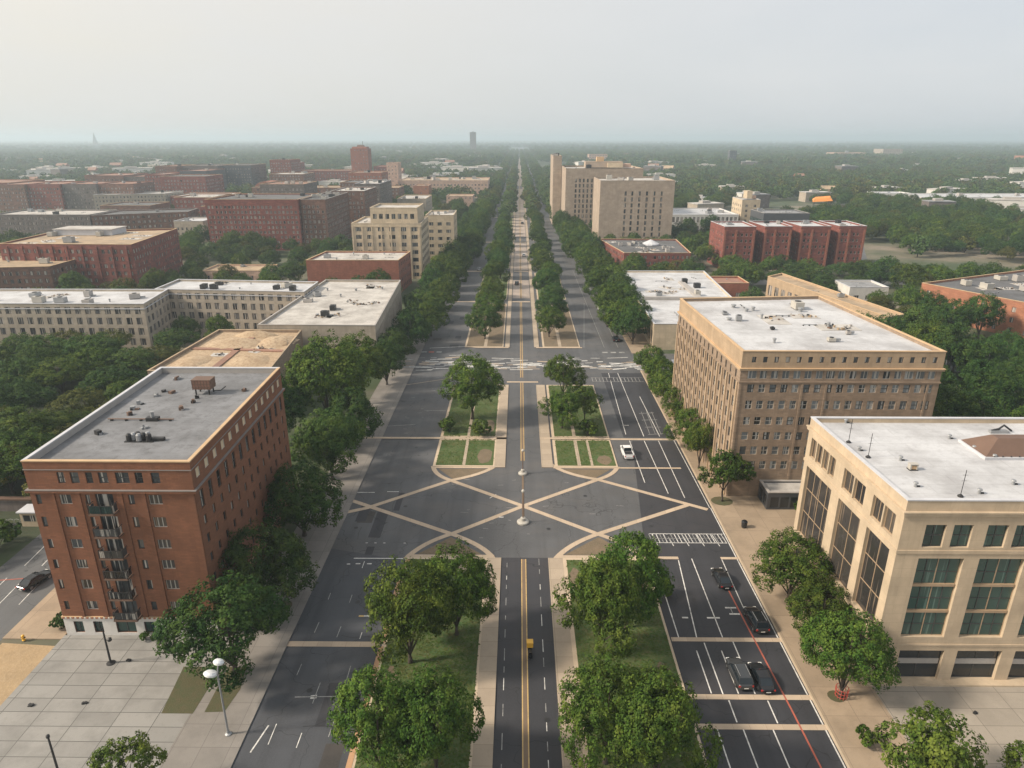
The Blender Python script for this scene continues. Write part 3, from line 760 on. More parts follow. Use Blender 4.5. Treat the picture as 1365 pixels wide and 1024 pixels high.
for x0, x1 in ((-55.1, -54.75), (-52.4, -51.7), (-47.35, -46.7), (-44.4, -43.95), (-38.9, -38.15)): pi = MB(); b.fbox(pi, 0, U(x0), U(x1), 3.03, 20.7, 0, .16, M['red']); pi.build('pilaster', b.root)
for z0, z1 in RR:
    a = MB(); u0, u1 = U(-50.45), U(-47.5)
    b.fbox(a, 0, u0, u1, z0 - .85, z0 - .66, .01, 1.25, M['brown'])
    o = a.build('balcony', b.root)
    a = MB()
    for v in (u0 + .06, (u0 + u1) / 2, u1 - .06): b.fbox(a, 0, v - .03, v + .03, z0 - .65, z1 - .1 if z0 > 18 else z0 + .4, 1.15, 1.21, M['dark'])
    b.fbox(a, 0, u0 + .03, u1 - .03, z0 + .4, z0 + .46, 1.13, 1.22, M['dark'])
    for v in (u0 + .03, u1 - .09): b.fbox(a, 0, v, v + .06, z0 + .4, z0 + .46, .02, 1.12, M['dark'])
    for q in range(14):
        v = u0 + .15 + q * (u1 - u0 - .3) / 13; b.fbox(a, 0, v - .012, v + .012, z0 - .64, z0 + .39, 1.165, 1.19, M['dark'])
    a.build('railing', o)
    a = MB(); b.fbox(a, 0, u0 + .12, u1 - .12, z0 - .6, z0 + .3, 1.05, 1.09, M['glass' if z0 < 19 else 'gglass'])
    for v in (u0 + .08, u1 - .12): b.fbox(a, 0, v, v + .04, z0 - .6, z0 + .3, .1, 1.04, M['glass'])
    a.build('pane', o)
zd = 24.7 - .8 + .004
def rooftop(bd, name, mb, x, y, zoff=0, rz=0):
    return mb.build(name, bd.roof, (x - bd.c[0], y - bd.c[1], bd.h - bd.par + .004 + zoff), rz)
t = MB()  # rusty water tank frame on legs
for x in (-1, 1):
    for y in (-.7, .7): t.box(x - .08, x + .08, y - .08, y + .08, 0, .9, M['dark'])
t.box(-1.35, 1.35, -.9, .9, .9, 2.3, M['r_red'])
for q in range(7): t.box(-1.36 + q * .44, -1.28 + q * .44, -.96, .96, .85, 2.36, M['brown'])
for z in (1.2, 1.75, 2.3): t.box(-1.42, 1.42, -.98, .98, z, z + .08, M['brown'])
t.tube([(1.3, 0, .4), (2.3, .3, .35), (3.0, .6, .9)], .08, M['dark'], 6)
x, y = at(272, 515, 25); rooftop(b, 'water_tank', t, x, y)
t = MB()
for q in range(7): t.lathe([(.33, 0), (.36, .15), (.34, .85), (.2, 1.05)], M['metal' if q % 2 else 'dark'], 10, (q * .42 - 1.3, .3 * (q % 3 - 1)))
t.box(1.4, 3, -.3, .3, 0, .4, M['dark']); t.box(-1.8, 1.8, -.7, .7, 0, .12, M['dark'])
x, y = at(188, 586, 24); rooftop(b, 'vent_cluster', t, x, y)
t = MB(); t.tube([(-4.5, 0, .25), (4.5, .0, .25)], .09, M['brown'], 6)
for q in range(-4, 5, 2): t.box(q - .12, q + .12, -.2, .2, 0, .2, M['dark'])
t.box(.8, 2.4, -.3, .5, 0, .5, M['dark']); t.lathe([(.25, 0), (.25, 1.2), (.35, 1.3)], M['metal'], 8, (1.6, .1))
x, y = at(188, 560, 24); rooftop(b, 'roof_pipe', t, x, y)
for px, py in ((130, 578), (178, 545), (186, 538), (206, 527), (217, 521), (240, 545), (255, 536), (235, 505), (190, 570), (226, 523), (172, 552), (325, 520), (262, 530)):
    t = MB(); w = rnd.uniform(.2, .5)
    for q in range(3): t.box(rnd.uniform(-w, w), rnd.uniform(-w, w) + .5, -.3, rnd.uniform(-.1, .3), 0, rnd.uniform(.15, .6), M[rnd.choice(['dark', 'metal', 'brown'])], rnd.uniform(0, 3))
    x, y = at(px, py, 24); rooftop(b, 'roof_vent', t, x, y)

# ------------------------------------------------------------------ beige office building, near right
BB = [(41.2, 64.1), (76.0, 64.1), (76.0, 87.0), (40.2, 87.0)]; foot(BB)
b = Building('office_building', 'beige stone office building with tall green-glazed bays and white roof, nearest on the right', BB, 24.0, 'beige', 'r_white', 'cop_white', parapet=.6)
P0 = 41.2
for k in range(5):
    x = k * 6.62
    b.w(0, 44.1 - P0 + x, 49.2 - P0 + x, .35, 4.5, nx=2, nz=2, frame='frame', glass='dglass', depth=.5)
    b.w(0, 43.75 - P0 + x, 48.7 - P0 + x, 6.4, 16.9, nx=2, nz=3, frame='bframe', glass='gglass', depth=.45)
    for x0, x1 in ((43.75, 45.95), (46.75, 48.8)): b.w(0, x0 - P0 + x, x1 - P0 + x, 18.3, 21.1, nx=2, nz=2, frame='frame', glass='gglass', depth=.35)
YB = 87.0
for y1, y0, n in ((86.0, 78.9, 4), (76.9, 71.6, 2), (70.1, 65.3, 2)):
    b.w(3, YB - y1, YB - y0, 6.7, 17.2, nx=n, nz=3, frame='bframe', glass='cglass', depth=.5)
    st = (y1 - y0) / n
    for q in range(n): b.w(3, YB - y1 + q * st + .12, YB - y1 + (q + 1) * st - .12, 18.7, 21.5, nx=2, frame='bframe', glass='cglass', depth=.4)
    b.w(3, YB - y1, YB - y0, .5, 4.5, nx=n, nz=1, frame='frame', glass='dglass', depth=.5)
b.grid(2, 1, 33, 8, ((18.3, 21.1), (13, 16), (8, 11), (2, 4.5)), 2.2)
b.finish(split=True)
led = MB()
b.ring(led, 22.25, 22.62, -.05, .22, M['beige']); b.ring(led, 22.625, 22.78, -.05, .34, M['beige']); b.ring(led, 17.55, 17.95, -.05, .10, M['beige']); b.ring(led, 5.2, 5.45, -.05, .08, M['beige'])
led.build('ledge', b.root)
pl = MB(); b.ring(pl, 0, .34, -.05, .9, M['beige']); pl.build('plinth', b.root)
for k in range(5):   # secondary glazing bars: two lights to each bay field, transoms
    sub = MB(); x = k * 6.62 + 43.75 - P0
    for z in (9.75, 13.25): b.fbox(sub, 0, x + .1, x + 4.85, z - .16, z + .16, -.4, -.24, M['bframe'])
    for f in (.25, .75):
        for z0, z1 in ((6.5, 9.55), (10.0, 13.05), (13.5, 16.8)): b.fbox(sub, 0, x + 4.95 * f - .04, x + 4.95 * f + .04, z0, z1, -.42, -.36, M['frame'])
    for z in (8.0, 11.5, 15.0):
        for u0, u1 in ((.12, 2.35), (2.6, 4.83)): b.fbox(sub, 0, x + u0, x + u1, z - .04, z + .04, -.43, -.37, M['frame'])
    sub.build('glazing_bar', b.root)
    sub = MB(); b.fbox(sub, 0, x + .45, x + 5.3, 2.35, 3.05, -.47, -.36, M['cop_grey']); sub.build('spandrel', b.root)
t = MB()   # pyramid skylight on a kerb
t.box(-5.2, 5.2, -2.7, 2.7, 0, .35, M['cop_white']); t.hexa([(-5, -2.5, .352), (5, -2.5, .352), (5, 2.5, .352), (-5, 2.5, .352), (-2.6, -.5, 1.9), (2.6, -.5, 1.9), (2.6, .7, 1.9), (-2.6, .7, 1.9)], M['brown'])
for q in range(-4, 5): t.box(q - .05, q + .05, -2.6, -2.5, .35, .5, M['dark'])
x, y = at(1350, 601, 23.4); rooftop(b, 'skylight', t, x, y)
for (bx, by), (tx, ty) in (((1131, 590), (1136, 558)), ((1157, 610), (1165, 568)), ((1280, 662), (1287, 624))):
    x, y = at(bx, by, 23.4); t = MB()
    t.tube([(0, 0, .0), (0, 0, 3.2)], .035, M['dark'], 6); t.lathe([(.3, 0), (.3, .12), (.08, .3)], M['dark'], 8)
    for z in (1.9, 2.6): t.tube([(-.28, 0, z), (.28, 0, z)], .02, M['dark'], 4)
    rooftop(b, 'antenna', t, x, y)
t = MB(); t.box(-.5, .5, -.35, .35, 0, .1, M['dark']); t.box(-.45, -.3, -.3, .3, .1, .7, M['wframe']); t.box(.3, .45, -.3, .3, .1, .7, M['wframe']); t.box(-.3, .3, -.25, .25, .15, .55, M['cop_tan']); t.box(-.5, .5, -.33, .33, .7, .8, M['wframe'])
x, y = at(1216, 626, 23.4); rooftop(b, 'air_handler', t, x, y)
t = MB(); t.tube([(-1.2, 0, .3), (-.2, .1, .5), (.6, .4, .9), (1.6, .2, .2)], .14, M['dark'], 6); t.box(-1.4, .9, -.3, .3, 0, .35, M['metal'])
x, y = at(1333, 577, 23.4); rooftop(b, 'roof_duct', t, x, y)
for px, py in ((1127, 564), (1145, 601), (1220, 649), (1200, 614), (1350, 646), (1265, 585), (1298, 600), (1305, 658), (1325, 612)):
    t = MB(); t.lathe([(.16, 0), (.16, .4), (.28, .45), (.22, .6)], M['metal'], 8); t.box(.2, .5, -.1, .1, 0, .15, M['dark'])
    x, y = at(px, py, 23.4); rooftop(b, 'roof_vent', t, x, y)

# ------------------------------------------------------------------ tan brick institution, mid right
TB = [(37.0, 108.0), (70.3, 108.0), (67.0, 150.5), (35.4, 147.5)]; foot(TB)
b = Building('institute_building', 'tan brick eight-storey block with pale stone upper band and cluttered white roof, mid right', TB, 27.0, 'tan', 'r_white', 'cop_tan', bands=((23.9, 'tanstone'),), parapet=.6)
rows = ((19.9, 21.2), (16.9, 18.3), (14.0, 15.3), (11.2, 12.5), (8.4, 9.8), (5.6, 7.0))
cols = [2.0 + k * 1.86 for k in range(17)]
for k, u in enumerate(cols):
    b.w(0, u - .36, u + .36, 25.1, 26.1)
    wide = k in (15,) or rnd.random() < .12
    b.w(0, u - (.75 if wide else .6), u + (.75 if wide else .6), 22.25, 23.65, nx=2, glass='tglass', frame='wframe')
    for z0, z1 in rows: b.w(0, u - (.75 if k == 16 else .56), u + .56, z0 - .1, z1 + .05, nz=2, frame='wframe' if rnd.random() < .6 else 'frame', glass='tglass')
    if 6 < k: b.w(0, u - .5, u + .5, 1.0, 3.0, nx=2)
for k in range(15):
    u = 1.6 + k * 2.56
    b.w(3, u - .35, u + .35, 21.9, 23.3)
    for z0, z1 in rows: b.w(3, u - .42, u + .42, z0 - .3, z1 + .2, nz=2)
b.grid(1, 2, 40, 14, rows, 1.0); b.grid(2, 2, 30, 10, rows, 1.0)
b.finish(split=True)
led = MB()
b.ring(led, 23.75, 24.05, -.05, .28, M['tanstone']); b.ring(led, 24.055, 24.16, -.05, .36, M['cop_tan']); b.ring(led, 21.55, 21.8, -.05, .14, M['tan'])
led.build('ledge', b.root)
for k in range(16): pi = MB(); b.fbox(pi, 3, .15 + k * 2.56, .6 + k * 2.56, 0, 21.5, 0, .22, M['tanstone']); pi.build('pilaster', b.root)
for u in (.05, 10.4, 14.4, 31.3): pi = MB(); b.fbox(pi, 0, u, u + .35, 0, 21.5, 0, .09, M['tan']); pi.build('pilaster', b.root)
b.clutter(16, 5, ('vent', 'pipe', 'vent', 'unit'), .8)
for px, py, kd, big in ((1005, 432, 'rubble', 2.2), (1030, 445, 'rubble', 2.2), (1045, 410, 'rubble', 1.6), (1085, 458, 'unit', 1.2), (1135, 460, 'unit', 1), (1015, 425, 'unit', 1.6)):
    n0 = len(b.roof.children); b.clutter(1, int(px), (kd,), big)
    o = [c for c in b.roof.children][-1]; x, y = at(px, py, 26.4); o.location.x, o.location.y = x - b.c[0], y - b.c[1]
# dark glass entrance pavilion against it
PV = R4(42.6, 52, 103.4, 107.9); foot(PV)
b = Building('entrance_pavilion', 'low dark glass pavilion with pale flat roof below the tan brick block', PV, 3.3, 'dgrey', 'r_pale', 'cop_grey', parapet=.25)
b.grid(0, .4, 9, 5, ((.4, 2.5),), 1.5, depth=.15, glass='dglass'); b.grid(3, .4, 4.1, 2, ((.4, 2.5),), 1.5, depth=.15, glass='dglass'); b.finish()

# ------------------------------------------------------------------ the rest of the town: one helper, each building its own footprint
def block(name, label, quad, h, wall, roof, coping='cop_grey', front=None, right=None, left=None, rows=None, w=1.2, n=None, clutter=6, seed=1, group=None, z0=1.2, fh=3.2, wh=1.6, skip=.0, glass='fglass', frame='frame', sp=2.8, sides=(0, 1, 3), parapet=.6, kinds=('vent', 'unit', 'pipe'), big=1.3, nx=1, cap=100, ledges=()):
    foot(quad)
    b = Building(name, label, quad, h, M[wall] and wall, roof, coping, group, parapet)
    if rows is None:
        rows = []; z = z0
        while z + wh < h - .9: rows.append((z, z + wh)); z += fh
    for i in sides:
        l = b.side(i)[3]; k = max(1, int((l - 1.2) / sp))
        b.grid(i, .6, l - .6, k, rows, w, skip=skip, glass=glass, frame=frame, nx=nx, depth=.18)
    b.finish(cap=cap); b.clutter(clutter, seed, kinds, big)
    if ledges:
        m_ = MB()
        for z in ledges: b.ring(m_, z, z + .25, -.05, .12, M[coping])
        m_.build('ledge', b.root)
    return b
# left side
block('office_building', 'long pale stone block with white roof behind the wood on the left edge', [(-175, 197.3), (-111.2, 197.3), (-114, 218), (-175, 218)], 13.9, 'pale', 'r_white', 'cop_white', sp=2.9, w=1.7, fh=3.2, nx=2, wh=2.1, clutter=14, seed=3, ledges=(12.3,), glass='fglass', kinds=('unit', 'rubble', 'vent'), big=1.8)
block('office_building', 'long pale stone block with white roof behind the wood, nearer the avenue', [(-118.5, 218.5), (-68.6, 214.6), (-68.6, 231), (-118.5, 235)], 13.9, 'pale', 'r_white', 'cop_white', sp=2.9, w=1.7, fh=3.2, nx=2, wh=2.1, clutter=10, seed=4, ledges=(12.3,), kinds=('unit', 'rubble', 'vent'), big=1.8)
b = block('warehouse', 'low pale-roofed building with ribbed side wall on the left of the avenue', [(-70.5, 178.5), (-38.6, 178.0), (-42.0, 240.6), (-68.8, 241)], 12.6, 'pale', 'r_pale', 'cop_grey', rows=((2, 10.2),), sp=2.4, w=.9, sides=(1,), clutter=16, seed=6, kinds=('unit', 'rubble', 'vent', 'rubble'), big=1.8)
b = block('demolished_building', 'roofless sandy shell with brown edge beams behind the red brick block', [(-82.5, 143), (-55.5, 143), (-58.5, 177.6), (-81, 177.8)], 11.4, 'tan', 'sand', 'r_tan', rows=((2, 5),), w=1.4, sp=3.5, clutter=3, seed=8, kinds=('rubble',), big=1.4, parapet=.6)
t = MB()
for k, (a0, a1, wd) in enumerate((((-69, 143.6), (-70, 177), 1.6), ((-81, 162), (-57.5, 160), 1.4))): strip_poly(t, [(a0[0] - b.c[0], a0[1] - b.c[1]), (a1[0] - b.c[0], a1[1] - b.c[1])], wd, 10.81, M['r_red'], .25)
t.build('edge_beam', b.root)
g_ = random.Random(3)
for cx, cy, rx, ry, hh in ((-3, 6, 7, 6, .9), (7.5, 8, 5, 6, 1.2), (6, -8, 5.5, 5, .8), (-7, -9, 4, 6, .7), (0, 13.5, 6, 2.5, 1.4)):   # heaps of sand and broken screed
    t = MB(); rings = []
    for k in range(5):
        f = 1 - k / 4; rings.append(len(t.v))
        for j in range(18): a_ = j * math.pi / 9; q_ = g_.uniform(.8, 1.1) * max(f, .02); t.v.append((cx + rx * q_ * math.cos(a_), cy + ry * q_ * math.sin(a_), 10.81 + hh * (1 - f * f) * g_.uniform(.85, 1.1)))
    for p_, q_ in zip(rings, rings[1:]):
        for j in range(18): t.f.append((p_ + j, p_ + (j + 1) % 18, q_ + (j + 1) % 18, q_ + j)); t.m.append(t.mi(M['sand']))
    t.build('sand_heap', b.root, smooth=True)
block('brick_building', 'windowless red brick block with pale roof in front of the cream building', [(-86, 275.6), (-48.6, 275.6), (-47.2, 299), (-84, 299)], 13.8, 'midred', 'r_pale', 'cop_tan', sides=(1,), clutter=9, seed=9, big=2)
b = block('office_building', 'cream stone seven-storey building with a penthouse, left of the avenue', [(-74.2, 307.5), (-43.2, 307.5), (-43.6, 336), (-74.2, 336)], 24.7, 'cream', 'r_pale', 'cream', sp=4.4, w=2.6, nx=3, fh=3.35, wh=1.75, clutter=8, seed=10, ledges=(23.3,), glass='glass')
for k in range(8): q = MB(); b.fbox(q, 0, k * 4.25 + .1, k * 4.25 + .75, 0, 23.2, 0, .3, M['cream']); q.build('pilaster', b.root)
pm = Building('penthouse', '', R4(-69, -44.5, 312, 332), 31.2, 'cream', 'r_pale', 'cream', z0=24.1, parent=b.root)
pm.c = (b.c[0], b.c[1]); pm.q = [(x - b.c[0], y - b.c[1]) for x, y in R4(-66, -45, 310, 332)]
pm.grid(0, .6, 20, 7, ((26.4, 28.6),), 1.7, nx=2, glass='glass'); pm.finish()
block('office_building', 'cream stone wing with three rows of dark windows behind the penthouse block', [(-46.5, 347), (-32.4, 347), (-33, 372), (-46.5, 372)], 24.2, 'cream', 'r_pale', 'cream', sp=4.2, w=2.2, nx=2, fh=3.6, clutter=6, seed=11, glass='glass')
# dark red housing blocks
HG = 'dark brick housing blocks on the left'
kw = dict(sp=2.3, w=1.3, fh=2.75, wh=1.6, skip=.12, clutter=10, big=2, frame='wframe')
block('housing_block', 'tall dark red brick housing block with wide face, left of the cream building', [(-174.9, 390), (-123, 390.5), (-123, 434), (-172, 434)], 28.2, 'dred', 'r_dark', 'cop_tan', seed=12, group=HG, **kw)
block('housing_block', 'dark brown brick wing stepping right from the tall dark red housing block', [(-122.4, 393), (-108.3, 393), (-108.3, 446), (-122.4, 446)], 28.0, 'dred2', 'r_dark', 'cop_grey', seed=13, group=HG, **kw)
block('housing_block', 'narrow dark brick wing behind the brown one, beside the cream building', [(-120, 450), (-98.7, 450), (-98.7, 490), (-120, 490)], 28.6, 'dred2', 'r_pale', 'cop_grey', seed=14, group=HG, **kw)
block('housing_block', 'slim grey block with pale end wall below the pink tower', [(-119, 513), (-101, 513), (-101, 562), (-119, 562)], 29.3, 'gbrick', 'r_pale', 'cop_white', seed=15, **kw)
kw2 = dict(sp=3.4, w=1.7, fh=3.2, wh=1.8, skip=.15, clutter=6, big=3)
block('brick_tower', 'square dark brick tower at the left end of the red complex', R4(-301, -286.5, 936, 955), 30.5, 'dred', 'r_red', 'cop_red', seed=16, **kw2)
block('brick_building', 'long dark red brick range running up to the tall red tower', R4(-286.3, -212, 915, 950), 21.5, 'dred', 'r_red', 'cop_tan', seed=17, **kw2)
b = block('brick_tower', 'tall red brick tower with rounded head, highest of the far red complex', R4(-217, -194.6, 925, 946), 48, 'midred', 'r_red', 'cop_red', seed=18, sp=3.4, w=1.2, fh=4, skip=.35, clutter=0)
t = MB(); t.box(-9.5, 9.5, -9, 9, 48.15, 50.2, M['midred'], taper=.93); t.box(-4, 5, -4, 4, 50.2, 52.4, M['brown'], taper=.8); t.tube([(3, 0, 52.4), (3, 0, 57)], .25, M['dark'], 6); t.build('roof_cap', b.root)
block('brick_building', 'dark crimson brick block right of the tall red tower', R4(-194.4, -166, 955, 1000), 25, 'dred', 'r_red', 'cop_red', seed=19, **kw2)
block('stone_tower', 'pinkish slab tower right of the crimson block', R4(-152.3, -139.3, 821, 845), 34, 'peach', 'r_tan', 'peach', seed=20, sp=3.4, w=1.1, fh=4, skip=.4, clutter=2)
b = Building('arcade_building', 'low red drum with an arched roof at the left foot of the red complex', R4(-262, -240, 700, 722), 14, 'dred', 'r_red', 'cop_red'); foot(R4(-262, -240, 700, 722))
b.grid(0, .6, 21, 7, ((1, 3), (4.5, 6.5), (8, 10)), 1.7); b.finish()
t = MB()
for k in range(8):
    a0, a1 = math.pi * k / 8, math.pi * (k + 1) / 8
    t.face([(-11 * math.cos(a0), -10.9, 14.2 + 6 * math.sin(a0)), (-11 * math.cos(a1), -10.9, 14.2 + 6 * math.sin(a1)), (-11 * math.cos(a1), 10.9, 14.2 + 6 * math.sin(a1)), (-11 * math.cos(a0), 10.9, 14.2 + 6 * math.sin(a0))], M['midred'])
t.face([(-11 * math.cos(math.pi * k / 8), -10.9, 14.2 + 6 * math.sin(math.pi * k / 8)) for k in range(9)], M['midred']); t.build('vault', b.root)
block('brick_building', 'long low brown brick range in front of the red complex', R4(-250, -112, 660, 690), 17, 'dred2', 'r_tan', 'cop_tan', seed=21, **kw2)
block('stone_building', 'long low peach stone building stretching towards the avenue', [(-131, 768), (-33.5, 768), (-34, 832), (-131, 832)], 17.5, 'peach', 'r_tan', 'peach', seed=22, sp=3.6, w=1.7, fh=3.6, skip=.15, clutter=22, big=3, kinds=('unit', 'rubble'))
block('stone_building', 'small orange-pink block in front of the long peach building', R4(-103, -88, 690, 712), 17, 'orange', 'r_tan', 'peach', seed=23, sp=3.6, w=1.2, fh=4, skip=.4, clutter=2)
block('stone_building', 'little peach block beside the avenue trees before the long peach building', R4(-66, -42, 640, 664), 11, 'peach', 'r_tan', 'peach', seed=24, sp=3.6, w=1.4, fh=3.6, skip=.2, clutter=3, big=2)
block('stone_building', 'pale flat building among far trees right of the pink tower', R4(-130, -92, 1075, 1100), 11, 'white', 'r_white', 'cop_white', seed=25, sp=4, w=2, clutter=2)
# left rows
ROW = 'row of far brick apartment blocks on the left'
for k, (x0, x1, wl) in enumerate(((-440, -415, 'dred2'), (-415, -387, 'dred'), (-387, -358, 'gbrick'), (-358, -328, 'dred2'))):
    block('housing_block', ['brown brick block at the left end of the far row', 'dark red brick block, second in the far left row', 'grey brick block with yellowish bays in the far left row', 'brown block closing the far left row'][k], R4(x0, x1 - .2, 591 + k * 3, 636), 23.9, wl, 'r_red', 'cop_red', seed=30 + k, group=ROW, sp=2.9, w=1.6, fh=3, skip=.1, clutter=4, big=2)
for k, (x0, x1, y, wl, h) in enumerate(((-440, -400, 717, 'dred2', 25), (-400, -378, 718, 'gbrick', 24), (-378, -358, 716, 'dred', 26), (-358, -330, 750, 'dgrey', 28))):
    block('housing_block', ['long brown block with orange roof edge behind the far row', 'grey block between two brown ones behind the far row', 'dark red block in the second far row', 'near-black block at the bend of the second far row'][k], R4(x0, x1 - .2, y, y + 50), h, wl, 'r_red', 'cop_red', seed=40 + k, sp=3, w=1.6, fh=3.1, skip=.15, clutter=4, big=2)
for k, (x0, x1, y, wl) in enumerate(((-409, -385, 800, 'dred2'), (-385, -345, 815, 'gbrick'), (-345, -312, 830, 'dgrey'))):
    block('housing_block', ['brown slab at the near end of the hazy far row', 'long grey slab in the hazy far row', 'dark blue-grey slab at the far end of the hazy row'][k], R4(x0, x1 - .2, y, y + 50), 31, wl, 'r_red' if k == 0 else 'r_dark', 'cop_tan', seed=50 + k, sp=3, w=1.6, fh=3.1, skip=.15, clutter=4, big=2)
block('housing_block', 'low whitish block with close window grid amid the brick rows', [(-352, 580), (-300, 595), (-298, 625), (-352, 610)], 16.3, 'pale', 'r_pale', 'cop_white', seed=55, sp=2.6, w=1.4, fh=3, clutter=8, big=2, frame='wframe')
block('brick_building', 'low red brick wing to the right of the whitish block', R4(-297, -252, 598, 640), 14, 'dred', 'r_pale', 'cop_tan', seed=56, sp=2.8, w=1.5, fh=3, skip=.12, clutter=8, big=2)
block('brick_building', 'small red brick block with a pale stair tower before the dark housing block', R4(-214, -190, 470, 492), 17, 'dred', 'r_pale', 'cop_tan', seed=57, sp=2.8, w=1.5, fh=3, skip=.12, clutter=4, big=2)
block('brick_building', 'long grey-brown range with flat pale roof in the middle left', R4(-322, -262, 424, 455), 16.4, 'gbrick', 'r_pale', 'cop_grey', seed=58, sp=2.8, w=1.5, fh=3, skip=.1, clutter=8, big=2)
block('brick_building', 'dark red and grey range slanting right of the grey-brown one', [(-261, 424), (-212, 446), (-216, 470), (-261, 455)], 16, 'dred2', 'r_dark', 'cop_grey', seed=59, sp=2.8, w=1.5, fh=3, skip=.1, clutter=8, big=2)
block('stone_building', 'small grey-white block with pale roof beside the dark housing block', R4(-211, -193, 424, 446), 12.6, 'pale', 'r_white', 'cop_white', seed=60, sp=2.8, w=1.3, fh=3, clutter=3, big=2)
b = block('housing_block', 'dark red brick block with tan roof and an open hatch, nearest on the left', [(-212, 279), (-156.8, 277.3), (-163, 330), (-214, 318)], 19.7, 'dred', 'r_tan', 'cop_tan', seed=61, sp=2.5, w=1.3, fh=2.95, wh=1.6, skip=.1, clutter=10, big=2.4, kinds=('unit', 'rubble'))
t = MB(); t.box(-22, 4, 8, 20, 19.2, 21.6, M['cop_white']); t.box(-22.4, 4.4, 7.6, 20.4, 21.6, 21.9, M['r_pale']); t.build('penthouse', b.root)
for k in range(9): t = MB(); b.fbox(t, 0, 3 + k * 6.2, 3.7 + k * 6.2, 0, 18.9, 0, .45, M['dred']); t.build('pilaster', b.root)
block('stone_building', 'brown two-tier block with long tan roof at the left edge', [(-230, 255), (-181.5, 262), (-181.5, 290), (-230, 292)], 13.5, 'dred2', 'r_tan', 'cop_tan', seed=62, sp=2.5, w=1.3, fh=3, clutter=5, big=2)
block('stone_building', 'low tan-roofed pavilion among trees below the dark housing block', R4(-140, -112, 300, 316), 5, 'peach', 'r_tan', 'cop_tan', seed=63, sp=3.4, clutter=2)
for k, (x0, x1, y0, y1, h_, wl, lb) in enumerate(((-300, -264, 500, 530, 15, 'dred2', 'brown flat-roofed block behind the grey-brown range'), (-250, -222, 508, 545, 20, 'dred', 'dark red block behind the slanting range'), (-200, -166, 545, 582, 27, 'gbrick', 'tall grey brick block peering over the left of the dark housing block'), (-335, -292, 660, 700, 27, 'dred', 'tall dark red slab behind the whitish block'), (-262, -226, 745, 785, 25, 'dred2', 'brown slab left of the red complex'), (-176, -142, 735, 772, 27, 'midred', 'mid red block at the foot of the pink slab tower'), (-152, -122, 602, 640, 25, 'dred2', 'brown slab with flat roof before the pink slab tower'), (-97, -74, 560, 600, 15, 'pale', 'pale low block beside the grove behind the cream wing'), (-520, -456, 630, 680, 23, 'dred', 'dark red block cut by the left edge in the far row'), (-300, -275, 860, 900, 36, 'dred', 'tall dark red block at the end of the hazy far row'))):
    block('housing_block', lb, R4(x0, x1, y0, y1), h_, wl, ('r_dark', 'r_pale', 'r_red')[k % 3], 'cop_tan', seed=200 + k, sp=2.8, w=1.5, fh=3, skip=.12, clutter=6, big=2.2, frame='wframe', cap=100)
# right side
SG = 'windowed buff slab towers right of the avenue'
rows = [(4 + k * 3.3, 5.9 + k * 3.3) for k in range(9)]
def slabtower(label, quad, h, cols, seed, lcols=(), band=None):
    foot(quad); b = Building('tower_block', label, quad, h, 'slab', 'r_pale', 'slab', None, 1.0)
    rw = [(3 + k * 3.3, 5.3 + k * 3.3) for k in range(int((h - 5.5) / 3.3))]
    for u in cols:
        for z0, z1 in rw: b.w(0, u - .6, u + .6, z0, z1, frame='frame', glass='glass', depth=.45)
    for u in lcols:
        for z0, z1 in rw: b.w(3, u - .45, u + .45, z0, z1, frame='frame', glass='glass', depth=.3)
    b.grid(1, 2, b.side(1)[3] - 2, 8, rw, 1.2, depth=.3); b.finish(cap=100); b.clutter(6, seed, ('unit', 'vent'), 2.6); return b
b = slabtower('buff concrete slab tower with bare left half, nearest of the three right of the avenue', [(46.3, 404), (88.6, 404), (88.6, 452), (46.3, 440)], 37.6, [14.6, 18.4, 22.6, 26.8, 31.0, 35.2], 70)
b = slabtower('broader buff slab tower behind, carrying rooftop plant', [(31, 472), (82, 472), (82, 524), (31, 524)], 41.5, [6.8, 9.4, 12, 14.6, 17.4], 71)
t = MB(); t.box(-10, 16, 4, 16, 41, 45.0, M['slab']); t.box(-2, 3, 6, 12, 45, 48, M['cop_tan']); t.box(16.4, 22, 6, 14, 41, 43.5, M['peach']); t.build('plant_room', b.root)
t = MB(); t.box(5.2, 16, 2, 10, 41, 44.2, M['cream']); t.build('plant_room', b.root)
b = slabtower('slim buff lift tower with orange cap at the avenue end of the slabs', [(24.6, 516), (30.7, 516), (30.7, 560), (24.6, 560)], 48.4, [], 72)
b = block('brick_building', 'low dark red brick podium with cluttered roof at the foot of the slab towers', [(49.5, 323.5), (81, 323.5), (84, 370), (43, 372)], 9.4, 'dred', 'r_dark', 'cop_tan', sp=2.1, w=1.1, fh=2.7, wh=1.5, clutter=22, seed=73, big=1.8, kinds=('unit', 'pipe', 'rubble'), skip=.08)
t = MB(); t.lathe([(4.5, 9.0), (4.4, 9.6), (.3, 11.6)], M['cop_white'], 12, (3, 6)); t.build('tent_roof', b.root)
RG = 'red brick apartment cubes with white roofs'
